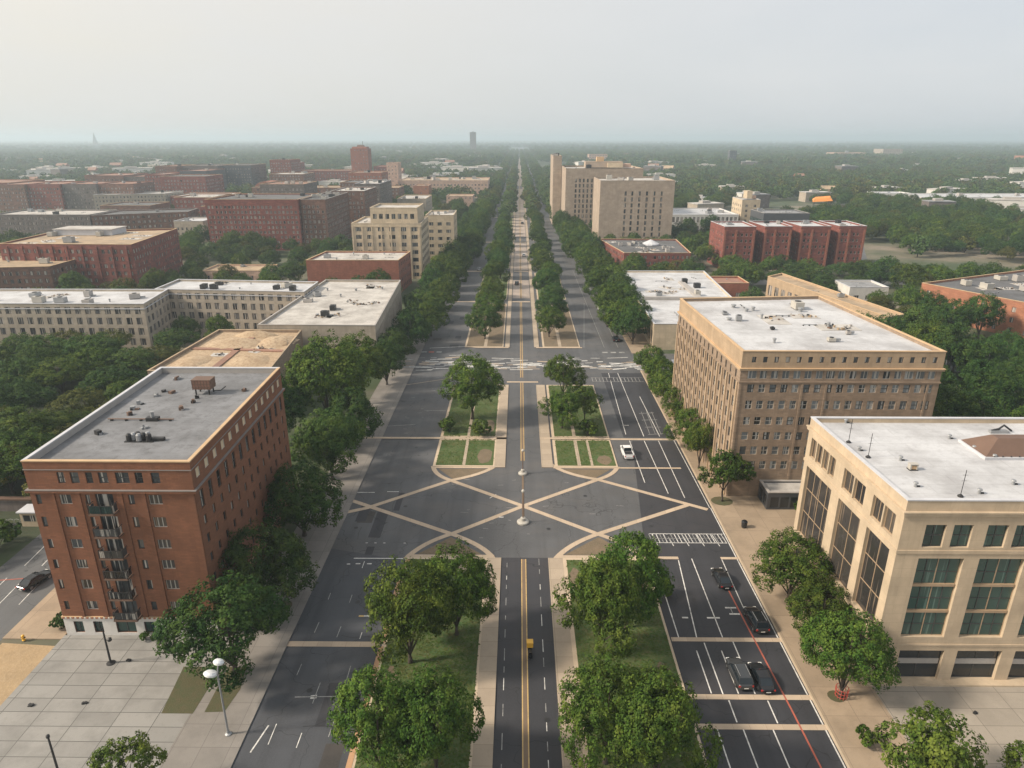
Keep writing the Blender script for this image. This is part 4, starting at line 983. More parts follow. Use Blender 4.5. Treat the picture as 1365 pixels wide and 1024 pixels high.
for k, (x0, x1, lb) in enumerate(((98.0, 113.0, 'red brick cube with white roof, nearest the slab towers'), (117.6, 130.6, 'red brick cube with white roof, second from the slab towers'), (135.2, 149.4, 'red brick cube with white roof, third from the slab towers'), (153.8, 166.8, 'red brick cube with white roof, farthest from the slab towers'))):
    q = [(x0, 332 + k), (x1, 332 + k), (x1 + .6, 355 + k), (x0 - .6, 355 + k)]; foot(q)
    b = Building('apartment_cube', lb, q, 20.6, 'dred', 'r_white', 'cop_white', RG)
    rw = [(1.5 + j * 2.9, 2.9 + j * 2.9) for j in range(6)]
    b.grid(0, 1.2, x1 - x0 - 1, 6, rw, 1.0, skip=.2, frame='wframe', glass='cglass'); b.grid(3, 1, 22, 6, rw, 1.0, skip=.3, frame='wframe', glass='cglass'); b.grid(1, 1, 22, 6, rw, 1.0, skip=.3, frame='wframe')
    b.finish(); b.clutter(4, 80 + k, ('unit', 'vent'), 1.6)
    for u in (.05, (x1 - x0) * .36, (x1 - x0) - 1.1): t = MB(); b.fbox(t, 0, u, u + .9, 0, 19, 0, .35, M['midred']); t.build('pilaster', b.root)
b = block('hall', 'low white-roofed hall beside the avenue, behind the tan brick block', [(40.4, 198), (72, 198), (77.4, 285), (42, 285)], 8, 'cream', 'r_white', 'cop_white', sides=(3,), rows=((1.5, 5.5),), sp=4, w=2.4, clutter=22, seed=90, kinds=('unit', 'rubble', 'pipe'), big=1.8)
t = MB(); t.box(-16, 12, -9, -7.6, 7.4, 8.5, M['cop_grey']); t.box(4, 6, -30, 22, 7.4, 8.1, M['cop_grey']); t.build('roof_duct', b.root)
b = block('garage', 'sunken dark-fronted car park deck with grey roof below the white hall', [(41.2, 166), (72, 166), (72, 177), (41.6, 177)], 3.4, 'dgrey', 'r_grey', 'cop_white', rows=((.6, 2.4),), sp=3.4, w=2.6, clutter=0, sides=(0, 3))
block('brick_building', 'small red brick gabled block at the back corner of the white hall', R4(76, 89, 262, 276), 7.5, 'midred', 'r_red', 'cop_tan', rows=((1, 3.8),), sp=4, w=2.4, clutter=1)
WJ = [(103.5, 276), (109.2, 264.5), (118.6, 206.5), (111.5, 201)]
b = block('stone_building', 'long narrow tan building with a wedge roof behind the tan brick block', [(98, 268), (112, 203), (119, 206.5), (106, 275)], 9, 'tanstone', 'r_tan', 'cop_tan', sides=(3, 0), rows=((2, 6),), sp=4.2, w=2.6, clutter=3)
b = block('stone_building', 'low tan terrace with grey roof between the white hall and the wedge building', R4(73, 97, 205, 232), 6.5, 'tanstone', 'r_pale', 'cop_tan', sp=4, w=2, clutter=6)
b = block('brick_building', 'orange brick block with dark cluttered roof at the right edge', [(144, 243), (172, 186), (232, 215), (204, 272)], 11.5, 'orange', 'r_dark', 'cop_tan', sp=4.5, w=1.2, fh=3.3, skip=.35, clutter=50, seed=93, big=2.2, kinds=('unit', 'pipe', 'rubble'))
block('shed', 'small grey shed with white awning among trees before the orange brick block', R4(128, 143, 262, 276), 6, 'white', 'r_grey', 'cop_white', sp=4, w=2, clutter=2)
b = block('arena', 'white-roofed arena with a glazed upper gallery behind the slab towers', [(101, 466), (146, 466), (146, 512), (101, 512)], 12.5, 'white', 'r_white', 'cop_white', rows=((2, 5), (7.5, 11)), sp=2.6, w=1.7, clutter=8, seed=94, big=2.5)
b = block('office_building', 'cream block with a stub tower beside the white-roofed arena', R4(148, 160, 468, 490), 22, 'cream', 'r_pale', 'cop_white', sp=4, w=1.6, clutter=0)
t = MB(); t.box(-1, 2.5, -4, 4, 22.2, 27, M['cream']); t.box(3, 5.5, -3, 3, 22.2, 24, M['peach']); t.build('stair_tower', b.root)
block('office_building', 'grey glass office block right of the arena', R4(150, 178, 430, 455), 17, 'dgrey', 'r_grey', 'cop_grey', sp=2.6, w=2, fh=3.2, wh=2.2, clutter=8, seed=95, big=2, glass='gglass')
block('stone_building', 'low white building with rounded front among the right-hand woods', [(345, 690), (382, 690), (382, 715), (350, 715)], 10, 'white', 'r_white', 'cop_white', rows=((1.5, 7),), sp=4, w=2.4, clutter=3)
block('warehouse', 'long low white warehouse among the woods at the right edge', R4(372, 520, 655, 705), 9, 'white', 'r_white', 'cop_white', rows=((2, 5),), sp=5, w=2.4, clutter=14, seed=97, big=3)
# far landmarks
block('tower_block', 'lone dark tower rising above the far horizon', R4(-208, -183, 3059, 3084), 86, 'gbrick', 'r_dark', 'cop_grey', sp=4, w=2, fh=4.5, wh=2.4, clutter=2, big=5, seed=98, cap=60)
b = block('church', 'dark church with a needle spire on the far left horizon', R4(-2815, -2740, 4700, 4760), 26, 'gbrick', 'r_dark', 'cop_grey', rows=((6, 18),), sp=9, w=3, clutter=0)
t = MB(); t.box(-14, 6, -16, 4, 26.2, 42, M['gbrick']); t.hexa([(-13, -15, 42), (5, -15, 42), (5, 3, 42), (-13, 3, 42), (-4.5, -6.5, 98), (-3.5, -6.5, 98), (-3.5, -5.5, 98), (-4.5, -5.5, 98)], M['dgrey']); t.build('spire', b.root)
block('stone_building', 'broad tan complex far off on the right', R4(960, 1050, 2190, 2260), 20, 'peach', 'r_tan', 'peach', sp=6, w=3, fh=5, clutter=4, big=6)
block('stone_building', 'pale grey slab beside the broad tan complex far off', R4(1120, 1180, 2230, 2290), 30, 'pale', 'r_pale', 'cop_grey', sp=6, w=3, fh=5, clutter=2, big=6)
block('stone_building', 'stepped orange-tan block far off behind the slab towers', R4(170, 215, 1750, 1790), 24, 'peach', 'r_tan', 'peach', sp=6, w=3, fh=5, clutter=2, big=6)
block('stone_building', 'orange roofed hall far off at the right', R4(1190, 1235, 1700, 1740), 22, 'orange', 'r_red', 'cop_red', sp=6, w=3, fh=5, clutter=0)
block('tower_block', 'slim dark tower far off on the right', R4(455, 470, 1560, 1575), 36, 'dgrey', 'r_dark', 'cop_grey', sp=4, w=2, fh=4, clutter=0)
# small far roofs: houses and sheds scattered among the woods
HM = []
for k, (wl, rf, w, d, h) in enumerate((('white', 'r_white', 16, 10, 7), ('peach', 'r_tan', 14, 9, 8), ('pale', 'r_pale', 26, 14, 9), ('midred', 'r_red', 13, 9, 9), ('white', 'r_pale', 40, 18, 10), ('gbrick', 'r_grey', 20, 14, 12))):
    t = MB(); t.box(-w / 2, w / 2, -d / 2, d / 2, 0, h, M[wl])
    if k in (1, 3):
        for s_ in (-1, 1): t.face([(-w / 2 - .4, s_ * (d / 2 + .4), h - .1), (w / 2 + .4, s_ * (d / 2 + .4), h - .1), (w / 2 + .4, 0, h + 3.5), (-w / 2 - .4, 0, h + 3.5)], M[rf])
        for s_ in (-1, 1): t.face([(s_ * w / 2, -d / 2, h), (s_ * w / 2, d / 2, h), (s_ * w / 2, 0, h + 3.2)], M[wl])
    else: t.box(-w / 2 - .3, w / 2 + .3, -d / 2 - .3, d / 2 + .3, h, h + .6, M[rf]); t.box(-w * .2, w * .1, -d * .2, d * .2, h + .6, h + 2.4, M['cop_grey'])
    for j in range(int(w / 4)): t.box(-w / 2 + 1.5 + j * 4, -w / 2 + 3 + j * 4, -d / 2 - .05, -d / 2 + .1, 2, 4, M['fglass'])
    HM.append((t.mesh('house'), ['white flat-roofed shed', 'peach gabled house', 'pale long low building', 'red-roofed gabled house', 'long whitish warehouse', 'grey flat-roofed block'][k], max(w, d)))
rh = random.Random(21); HOUSES = []; tries = 0
while len(HOUSES) < 212 and tries < 9000:
    tries += 1
    D = 560 * (1 / (1 - rh.random() * .88)) ** 1.0; a = rh.uniform(-.74, .74); x, y = D * a, D
    if abs(x) < 60 or any(f[0] - 15 < x < f[1] + 15 and f[2] - 25 < y < f[3] + 25 for f in FOOT): continue
    if x > 0 and rh.random() < .74: continue
    if x < 0 and D < 800 and x > -520: continue
    if any((x - q[0]) ** 2 + (y - q[1]) ** 2 < 45 ** 2 for q in HOUSES): continue
    k = rh.choice((0, 0, 1, 2, 2, 3, 4, 4, 5)); me, lb, sz = HM[k]; HOUSES.append((x, y))
    side = 'left' if x < 0 else 'right'
    dist = 'in the middle distance' if D < 1100 else ('far off' if D < 2200 else 'near the horizon')
    s_ = 1.0 if D < 1200 else (1.5 if D < 2500 else 2.2)
    o = tag(link('house' if k in (1, 3) else 'low_building', me, None, (x, y, 0), rh.uniform(-.5, .5)), f'{lb} among trees {dist} on the {side}', 'building', f'{lb}s {dist} on the {side}')
    o.scale = (s_, s_, 1.25 if D > 1100 else 1.0); foot([(x - sz / 2, y - sz / 2), (x + sz / 2, y + sz / 2)], 4)
#SECTION3
# ------------------------------------------------------------------ trees
from mathutils import noise as mnoise
def crown_mesh(name, seed, Rr, z0, z1, nl, ncl, nlf, ls, mat, cr=(.75, 1.25)):
    """lobes > twig clusters > leaf-sized faces, all through the volume of the crown"""
    g = np.random.default_rng(seed)
    zc = (z0 + z1) / 2; hz = (z1 - z0) / 2
    d = g.normal(size=(nl, 3)); d /= np.linalg.norm(d, axis=1)[:, None]
    d[:, 2] = np.abs(d[:, 2]) * 1.1 - .45
    rr = g.uniform(.50, .80, nl)
    lc = np.stack([d[:, 0] * Rr * rr, d[:, 1] * Rr * rr, zc + d[:, 2] * hz * rr * 1.05], 1)
    lc = np.vstack([lc, [[0, 0, zc + hz * .35]]]); lr = np.append(Rr * g.uniform(.25, .42, nl), Rr * .58)
    C, Nn = [], []
    for c, r in zip(lc, lr):
        k = int(ncl * (r / (Rr * .4)) ** 2)
        v = g.normal(size=(k, 3)); v /= np.linalg.norm(v, axis=1)[:, None]
        p = c + v * r * g.uniform(.72, 1.06, k)[:, None] * np.array([1, 1, min(1.15, hz / Rr * 1.1)])
        keep = np.ones(k, bool)
        for c2, r2 in zip(lc, lr):
            keep &= ~((np.linalg.norm(p - c2, axis=1) < r2 * .62))
        keep &= p[:, 2] > z0 - .2
        C.append(p[keep]); Nn.append(v[keep])
    C = np.vstack(C); Nn = np.vstack(Nn); k = len(C)
    cl = g.uniform(cr[0], cr[1], k) * Rr * .105
    v = g.normal(size=(k, nlf, 3)) + Nn[:, None, :] * .8; v /= np.linalg.norm(v, axis=2)[..., None]
    P = (C[:, None, :] + v * (cl[:, None] * g.uniform(.5, 1.1, (k, nlf)))[..., None]).reshape(-1, 3)
    nr = (v * .8 + Nn[:, None, :] * .5 + np.array([0, 0, .35]) + g.normal(size=v.shape) * .45).reshape(-1, 3)
    nr /= np.linalg.norm(nr, axis=1)[:, None]
    t = np.cross(nr, g.normal(size=nr.shape)); t /= np.linalg.norm(t, axis=1)[:, None]; b = np.cross(nr, t)
    n = len(P); s = (ls * g.uniform(.6, 1.35, n))[:, None]
    V = np.stack([P - t * s, P - b * s * .62 + nr * s * .15, P + t * s, P + b * s * .62 + nr * s * .15], 1).reshape(-1, 3).astype(np.float32)
    me = bpy.data.meshes.new(name); me.vertices.add(4 * n); me.vertices.foreach_set('co', V.ravel())
    me.loops.add(4 * n); me.loops.foreach_set('vertex_index', np.arange(4 * n, dtype=np.int32))
    me.polygons.add(n); me.polygons.foreach_set('loop_start', np.arange(0, 4 * n, 4, dtype=np.int32))
    me.update(calc_edges=True); me.validate(); me.materials.append(mat)
    return me, lc
def trunk_mesh(lc, z0, zt, r, seed):
    g = random.Random(seed); t = MB()
    t.tube([(0, 0, -.1), (.03, .02, .5), (g.uniform(-.1, .1), g.uniform(-.1, .1), z0 * .7), (g.uniform(-.2, .2), g.uniform(-.2, .2), z0 + 1.2), (0, 0, zt * .75)], [r * 1.5, r, r * .85, r * .7, r * .2], M['bark'], 9)
    for c in lc[:6]:
        t.tube([(0, 0, z0 * .8), (c[0] * .35, c[1] * .35, z0 * .8 + (c[2] - z0 * .8) * .5), (c[0] * .8, c[1] * .8, c[2])], [r * .5, r * .33, r * .1], M['bark'], 6)
    return t.mesh('trunk', True)
PROTO = {}
def proto(key, seed, Rr, z0, z1, nl, ncl, nlf, ls, mat, tr=.28, **k):
    cm, lc = crown_mesh('crown', seed, Rr, z0, z1, nl, ncl, nlf, ls, M[mat], **k)
    PROTO[key] = (cm, trunk_mesh(lc, z0, z1, tr, seed), Rr, z1)
for i in range(5):
    proto(('street', i), 100 + i, 6.5, 1.2, 12.5, 19, 56, 34, .165, 'leaf')
for i in range(3): proto(('dark', i), 120 + i, 6.5, 1.1, 12, 19, 56, 34, .165, 'leaf2')
for i in range(2): proto(('olive', i), 130 + i, 6.5, 1.2, 10, 15, 50, 32, .165, 'leaf3')
proto(('young', 0), 140, 4.2, 2.4, 8.6, 11, 38, 28, .15, 'leaf', tr=.16); proto(('young', 1), 141, 4.2, 2.2, 8.4, 10, 38, 28, .15, 'leaf', tr=.16)
proto(('tall', 0), 150, 6.3, 2.4, 15.5, 21, 56, 34, .165, 'leaf'); proto(('tall', 1), 151, 6.3, 2.2, 14.5, 20, 56, 34, .165, 'leaf2')
for i in range(4): proto(('far', i), 160 + i, 6.0, .8, 10.5, 11, 13, 8, .72, ('leaf4', 'leaf4', 'leaf', 'leaf3')[i], cr=(1.0, 1.6))
proto(('bush', 0), 170, 1.6, .1, 2.4, 7, 22, 11, .16, 'leaf', tr=.06)
rt = random.Random(4); TREES = []
SRC = {}
def tree(kind, x, y, label, group=None, s=1.0, sz=None, name='tree', i=None, z=0.0):
    ks = [k for k in PROTO if k[0] == kind]; key = ks[i] if i is not None else rt.choice(ks); cm, tm, Rr, H = PROTO[key]
    t = thing(name, label, 'bush' if kind == 'bush' else 'tree', (x, y, z), rt.uniform(0, 6.28), group)
    sz = sz or s * rt.uniform(.92, 1.08); t.scale = (s, s, sz)
    link('trunk', tm, t); c = link('crown', cm, t); SRC.setdefault(key, c); TREES.append((x, y, Rr * s)); return t
ORD = ['first', 'second', 'third', 'fourth', 'fifth', 'sixth', 'seventh', 'eighth', 'ninth', 'tenth', 'eleventh', 'twelfth', 'thirteenth', 'fourteenth', 'fifteenth', 'sixteenth', 'seventeenth', 'eighteenth', 'nineteenth', 'twentieth', 'twenty-first', 'twenty-second', 'twenty-third', 'twenty-fourth']
# near, one by one
tree('dark', -33.6, 64.6, 'big dark tree over the plaza planter at the front corner of the red brick block', s=1.12, i=0, z=.13)
tree('dark', -34.4, 77.2, 'dark tree on the left pavement against the side wall of the red brick block', s=1.05, i=1, z=.13)
tree('dark', -34.2, 94.5, 'wide dark tree on the left pavement beside the rear half of the red brick block', s=1.05, i=2, z=.13)
tree('dark', -34.6, 113.5, 'dark tree on the left pavement just behind the red brick block', s=1.12, i=0, z=.13)
tree('tall', -41.5, 138, 'huge bright green tree towering behind the red brick block', s=1.45, i=0)
tree('tall', -37.5, 152, 'tall tree rising on the avenue side of the huge bright tree', s=1.2, i=0)
tree('tall', -50.5, 128, 'tall dark tree at the back wall of the red brick block', s=1.2, i=1)
tree('dark', -33.8, 128, 'dark rounded tree in front of the huge bright tree', s=1.0, i=1)
tree('dark', -34.0, 166, 'dark low tree between the huge bright tree and the cross street', s=.95)
tree('dark', -34.5, 180, 'dark tree at the left corner of the cross street', s=.95)
tree('street', -13.0, 66.5, 'broad green tree on the left median, left of a pair', s=.88, sz=1.16, i=0, z=.16)
tree('street', -7.8, 71.5, 'lighter tree on the left median, right of the pair', s=.76, sz=1.06, i=1, z=.16)
tree('street', -13.4, 50.5, 'large tree at the bottom edge of the left median, outer one', s=.76, sz=1.04, i=2, z=.16)
tree('street', -8.0, 51.0, 'tree at the bottom edge of the left median, beside the walk', s=.74, sz=1.0, i=3, z=.16)
tree('street', 10.0, 68.0, 'broad tree on the right median with its crown over the walk', s=.82, sz=1.1, i=4, z=.16)
tree('street', 14.2, 73.0, 'tree on the right median leaning towards the right carriageway', s=.82, sz=1.14, i=1, z=.16)
tree('street', 9.0, 52.5, 'tree at the bottom edge of the right median, beside the walk', s=.76, sz=1.0, i=0, z=.16)
tree('street', 13.6, 50.0, 'large tree at the bottom edge of the right median, outer one', s=.78, sz=1.04, i=3, z=.16)
tree('street', 14.5, 57.6, 'smaller tree filling the gap in the near right median', s=.6, i=2, z=.16)
tree('tall', -10.4, 143.0, 'single tall round tree standing alone on the second left median', s=1.12, i=0, sz=1.0, z=.16)
tree('street', 11.0, 157.5, 'tree at the far end of the second right median', s=.82, i=2, z=.16)
tree('street', 9.6, 138.0, 'low tree beside the walk on the second right median', s=.75, i=4, sz=.72, z=.16)
tree('young', 14.8, 141.0, 'young tree on the outer edge of the second right median', s=.95, z=.16)
tree('bush', 14.8, 133.9, 'low bush on the second right median', s=1.5, z=.16, name='bush'); tree('bush', -8.0, 134.5, 'loose low bush on the second left median', s=1.5, z=.16, name='bush'); tree('bush', -15.0, 136.0, 'brownish low bush at the outer edge of the second left median', s=1.4, z=.16, name='bush')
tree('bush', 48.5, 100.6, 'small bush before the glass pavilion', s=1.4, z=.13, name='bush')
tree('bush', 20.4, 80.0, 'small bush hanging over the kerb of the right median', s=.9, z=.1, name='bush')
tree('street', 37.3, 79.0, 'tree on the right pavement, farthest of three by the beige office', s=.88, i=0, z=.13)
tree('street', 38.2, 71.0, 'tree on the right pavement, middle of three by the beige office', s=.72, i=1, z=.13)
tree('street', 36.9, 61.6, 'tree with a red guard round its trunk at the beige office corner', s=.82, i=2, z=.13, sz=.9)
tree('young', 35.8, 106.2, 'slender tree in a soil pit before the tan brick block', s=1.1, i=0, z=.13)
tree('street', 34.9, 119, 'narrow tree at the corner of the tan brick block', s=.55, i=3, z=.13, sz=.8)
for k, (y, s) in enumerate(((128, .72), (141, .7), (153, .72), (164, .68), (173, .68))):
    tree('street', 35.2, y, f'{ORD[k]} small round tree from the camera along the side of the tan brick block', s=s, sz=.7, z=.13)
tree('young', -36.8, 47.2, 'small tree with its top just inside the bottom left edge', s=.85, i=1, z=.13)
tree('young', 38.8, 48.6, 'loose young tree at the bottom right on the tan slabs', s=1.1, i=0, z=.13); tree('young', 48.2, 49.0, 'tree cut by the bottom right corner', s=.75, i=1, z=.13)
tree('bush', 36.3, 55.2, 'thin shrub beside the loose young tree on the slabs', s=.8, z=.13, name='bush')
for x, y, s_, lb in ((147, 212, 1.1, 'dark tree standing close before the left half of the orange brick wall'), (158, 193, 1.0, 'dark tree standing close before the right half of the orange brick wall'), (139, 226, .9, 'smaller tree before the left end of the orange brick wall'), (134, 206, 1.05, 'tall tree in front of the smaller one by the orange brick wall')):
    tree('dark', x, y, lb, s=s_, sz=s_ * 1.1)
# avenue rows
def row(x, y0, y1, step, desc, kind, s, s1=None, jx=1.2, skip=0, start=0):
    y, k = y0, start
    while y < y1:
        if rt.random() >= skip:
            lab = f'{ORD[k]} tree from the cross street in the row on the {desc}' if k < len(ORD) else f'small distant tree far along the row on the {desc}'
            tree(rt.choice(kind), x + rt.uniform(-jx, jx), y + rt.uniform(-1.5, 1.5), lab, f'avenue trees on the {desc}', s=rt.uniform(s, s1 or s * 1.15))
            k += 1
        y += step
row(-33.2, 200, 560, 16.5, 'left pavement', ('dark', 'street', 'dark'), .85, 1.15, jx=1.6)
row(-28.6, 212, 345, 18, 'left kerb', ('street',), .85, 1.05)
row(-26.0, 352, 560, 17, 'left carriageway edge', ('street', 'dark'), .95, 1.2)
row(36.8, 203, 560, 16.0, 'right pavement', ('street', 'street', 'dark'), .9, 1.2, jx=1.6)
row(32.2, 212, 345, 18, 'right kerb', ('street',), .9, 1.1)
row(29.8, 352, 560, 17, 'right carriageway edge', ('street', 'dark'), .95, 1.2)
row(-9.8, 210, 560, 19.5, 'left median', ('street', 'dark'), .7, 1.0, jx=2)
row(11.6, 211, 560, 20, 'right median', ('street', 'dark'), .7, .98, jx=2)
# woods near enough to tell the trees apart
def inside(x, y, m=0): return any(f[0] - m < x < f[1] + m and f[2] - m < y < f[3] + m for f in FOOT)
def wood(poly, step, label, group, kinds, s=(.7, 1.1), keep=1.0, q=None):
    xs = [p[0] for p in poly]; ys = [p[1] for p in poly]; y = min(ys)
    while y < max(ys):
        x = min(xs)
        while x < max(xs):
            px, py = x + rt.uniform(-.4, .4) * step, y + rt.uniform(-.4, .4) * step
            c = False
            for i in range(len(poly)):
                a, b_ = poly[i], poly[(i + 1) % len(poly)]
                if (a[1] > py) != (b_[1] > py) and px < (b_[0] - a[0]) * (py - a[1]) / (b_[1] - a[1]) + a[0]: c = not c
            if c and not inside(px, py, 1) and rt.random() < keep:
                d = abs(px) < 1e9; w_ = rt.uniform(*s); tree(rt.choice(kinds), px, py, label, group, s=w_, sz=q and w_ * q * rt.uniform(.85, 1.1))
            x += step
        y += step
wood([(-63, 108), (-62, 148), (-90, 150), (-92, 194), (-168, 194), (-124, 108)], 11.6, 'leafy tree packed in the wood left of the red brick apartment block', 'wood behind the red brick block', ('dark', 'street', 'dark', 'olive', 'street'), (.95, 1.25), q=.68)
wood([(-80, 94), (-61, 94), (-61, 108), (-120, 108)], 10, 'tree on the near edge of the wood, left of the red brick block', 'near edge of the left wood', ('dark', 'olive'), (.65, .9))
wood([(74, 92), (74, 150), (70, 160), (80, 196), (118, 196), (150, 178), (118, 100), (100, 92)], 12.8, 'tree in the grove right of the tan brick block', 'grove right of the tan brick block', ('dark', 'street', 'dark'), (.85, 1.2))
wood([(100, 282), (112, 268), (124, 212), (128, 270), (150, 288), (172, 285), (190, 300), (190, 328), (92, 326)], 13.5, 'tree in the belt before the red brick cubes', 'tree belt before the red brick cubes', ('dark', 'street'), (.75, 1.1), q=.7)
wood([(-150, 330), (-60, 302), (-90, 272), (-150, 250)], 13, 'tree in the grove below the dark housing block', 'grove below the dark housing block', ('dark', 'street'), (.65, .95), .8)
wood([(-82, 345), (-48, 345), (-48, 440), (-96, 440)], 14, 'tree in the grove behind the cream building', 'grove behind the cream building', ('dark', 'street'), (.8, 1.05), .85)
print('TREES', len(TREES))
# ------------------------------------------------------------------ far woods: too many to count, one object
def woods(name, pts, kinds, label):
    me = bpy.data.meshes.new(name); me.vertices.add(len(pts)); P = np.array([(x, y, 0) for x, y, s in pts], np.float32); me.vertices.foreach_set('co', P.ravel())
    a = me.attributes.new('sc', 'FLOAT', 'POINT'); a.data.foreach_set('value', np.array([s for *_, s in pts], np.float32))
    o = bpy.data.objects.new(name, me); COL.objects.link(o); o['kind'] = 'stuff'; o['label'] = label; o['category'] = 'woods'
    ng = bpy.data.node_groups.new(name, 'GeometryNodeTree')
    ng.interface.new_socket('Geometry', in_out='INPUT', socket_type='NodeSocketGeometry'); ng.interface.new_socket('Geometry', in_out='OUTPUT', socket_type='NodeSocketGeometry')
    gi = ng.nodes.new('NodeGroupInput'); go = ng.nodes.new('NodeGroupOutput')
    iop = ng.nodes.new('GeometryNodeInstanceOnPoints'); jn = ng.nodes.new('GeometryNodeJoinGeometry')
    for kk in kinds:
        oi = ng.nodes.new('GeometryNodeObjectInfo'); oi.inputs['Object'].default_value = SRC[kk]; oi.inputs['As Instance'].default_value = True
        ng.links.new(oi.outputs['Geometry'], jn.inputs[0])
    at_ = ng.nodes.new('GeometryNodeInputNamedAttribute'); at_.data_type = 'FLOAT'; at_.inputs['Name'].default_value = 'sc'
    rv = ng.nodes.new('FunctionNodeRandomValue'); rv.data_type = 'FLOAT'; rv.inputs[2].default_value = 0; rv.inputs[3].default_value = 6.28
    cx = ng.nodes.new('ShaderNodeCombineXYZ'); ng.links.new(rv.outputs[1], cx.inputs[2])
    ri = ng.nodes.new('FunctionNodeRandomValue'); ri.data_type = 'INT'; ri.inputs[4].default_value = 0; ri.inputs[5].default_value = len(kinds) - 1; ri.inputs['Seed'].default_value = 5
    L_ = ng.links.new
    L_(gi.outputs[0], iop.inputs['Points']); L_(jn.outputs[0], iop.inputs['Instance']); iop.inputs['Pick Instance'].default_value = True
    L_(ri.outputs[2], iop.inputs['Instance Index']); L_(cx.outputs[0], iop.inputs['Rotation']); L_([s for s in at_.outputs if s.enabled][0], iop.inputs['Scale']); L_(iop.outputs[0], go.inputs[0])
    md = o.modifiers.new('woods', 'NODES'); md.node_group = ng
    return o
# a few real trees of the distant kind, standing at the edge of the far woods
for i, (x, y) in enumerate(((215, 372), (232, 410), (-232, 520), (248, 385))):
    tree('far', x, y, ['bushy tree standing clear on the waste ground right of the brick cubes', 'round tree behind the waste ground right of the brick cubes', 'rounded tree between the brick ranges on the left', 'olive tree at the edge of the right-hand wood'][i], s=1.0, i=i)
gr = random.Random(11); near, far = [], []
CLEAR = [(-445, -300, 540, 592), (-330, -205, 395, 425), (168, 250, 300, 372), (150, 215, 370, 425), (160, 330, 300, 312)]
def clear(x, y):
    if any(c[0] < x < c[1] and c[2] < y < c[3] for c in CLEAR): return True
    return mnoise.noise(Vector((x * .006, y * .0045, 3.1))) > (.36 if y < 1500 else .42)
G = {}
for f in FOOT:
    for gx in range(int(f[0] // 40), int(f[1] // 40) + 1):
        for gy in range(int(f[2] // 40), int(f[3] // 40) + 1): G.setdefault((gx, gy), []).append(f)
def hit(x, y, m): return any(f[0] - m < x < f[1] + m and f[2] - m < y < f[3] + m for f in G.get((int(x // 40), int(y // 40)), ()))
def scatter(y0, y1, step, s0, s1, out, keepL, keepR):
    y = y0
    while y < y1:
        x = -.80 * y - 30
        while x < .80 * y + 30:
            px, py = x + gr.uniform(-.45, .45) * step, y + gr.uniform(-.45, .45) * step
            if (abs(px - 2) > 42 + step * .3 or py > 4800) and not hit(px, py, 2) and not clear(px, py) and gr.random() < (keepL if px < 0 else keepR): out.append((px, py, gr.uniform(s0, s1)))
            x += step
        y += step
scatter(205, 400, 10.5, .6, 1.0, near, .6, .92)
scatter(400, 700, 11, .7, 1.15, near, .40, .97)
scatter(700, 1500, 14, .8, 1.35, far, .72, .96)
scatter(1500, 3200, 24, 1.3, 2.0, far, .85, .95)
scatter(3200, 7000, 52, 1.5, 2.6, far, .9, .95)
scatter(7000, 17000, 130, 1.6, 3.0, far, .95, .95)
scatter(17000, 38000, 420, 2.2, 3.4, far, .95, .95)
for x in (-33, -25.5, -9, 11, 29, 37):
    y = 566
    while y < 3600:
        st = 13 if y < 1200 else 20; far.append((x + gr.uniform(-2, 2), y, gr.uniform(.85, 1.25) * (1 if y < 1600 else 1.15))); y += st
near = [p for p in near if not any((p[0] - t[0]) ** 2 + (p[1] - t[1]) ** 2 < (t[2] + 3) ** 2 for t in TREES)]
print('WOODS', len(near), len(far))
woods('woodland', near, [('street', 0), ('street', 3), ('dark', 0), ('dark', 2), ('olive', 0)], 'green woods between and beyond the far buildings')
woods('distant_woodland', far, [('far', 0), ('far', 1), ('far', 2), ('far', 3)], 'hazy woods reaching to the horizon')
# turf blades on the near medians: ground cover, one object
g = np.random.default_rng(77); GP = []
for x0, x1, y0, y1, n in ((-16.4, -4.9, 42, 88, 17000), (7.4, 19, 42, 88, 17000), (-16, -4.9, 119.8, 165.5, 9000), (7.8, 19, 119.8, 165.5, 9000)):
    p = np.stack([g.uniform(x0, x1, n), g.uniform(y0, y1, n)], 1); keep = np.ones(n, bool)
    for a, b_, c, d in ((7.3, 9.4, 80, 86.6), (16.2, 18.9, 56, 68), (17, 18.9, 79, 86), (15.2, 18.8, 119.8, 124.5), (-8.4, -5, 120, 128), (-8.2, -5, 134, 143), (-10.9, -10.3, 119, 166), (11.6, 12.3, 119, 166), (14.2, 14.7, 119, 131.8), (9.8, 11.1, 84, 88.2), (-8.9, -7.5, 84, 88.2), (-20, 20, 131.8, 133.3)):
        keep &= ~((p[:, 0] > a) & (p[:, 0] < b_) & (p[:, 1] > c) & (p[:, 1] < d) & (g.random(n) < .93))
    keep &= np.array([mnoise.noise(Vector((x * .35, y * .35, 0))) > -.25 for x, y in p]) | (g.random(n) < .35)
    GP.append(p[keep])
GP = np.vstack(GP); n = len(GP); an = g.uniform(0, 6.28, n); hh = g.uniform(.02, .08, n); ww = g.uniform(.07, .18, n); lx, ly = g.normal(0, .14, (2, n))
X, Y = GP[:, 0], GP[:, 1]; cs, sn = np.cos(an) * ww, np.sin(an) * ww; z0 = np.full(n, .155)
V = np.stack([np.stack([X - cs, Y - sn, z0], 1), np.stack([X + cs, Y + sn, z0], 1), np.stack([X + cs * .5 + lx, Y + sn * .5 + ly, z0 + hh], 1), np.stack([X - cs * .5 + lx, Y - sn * .5 + ly, z0 + hh * .9], 1)], 1).reshape(-1, 3).astype(np.float32)
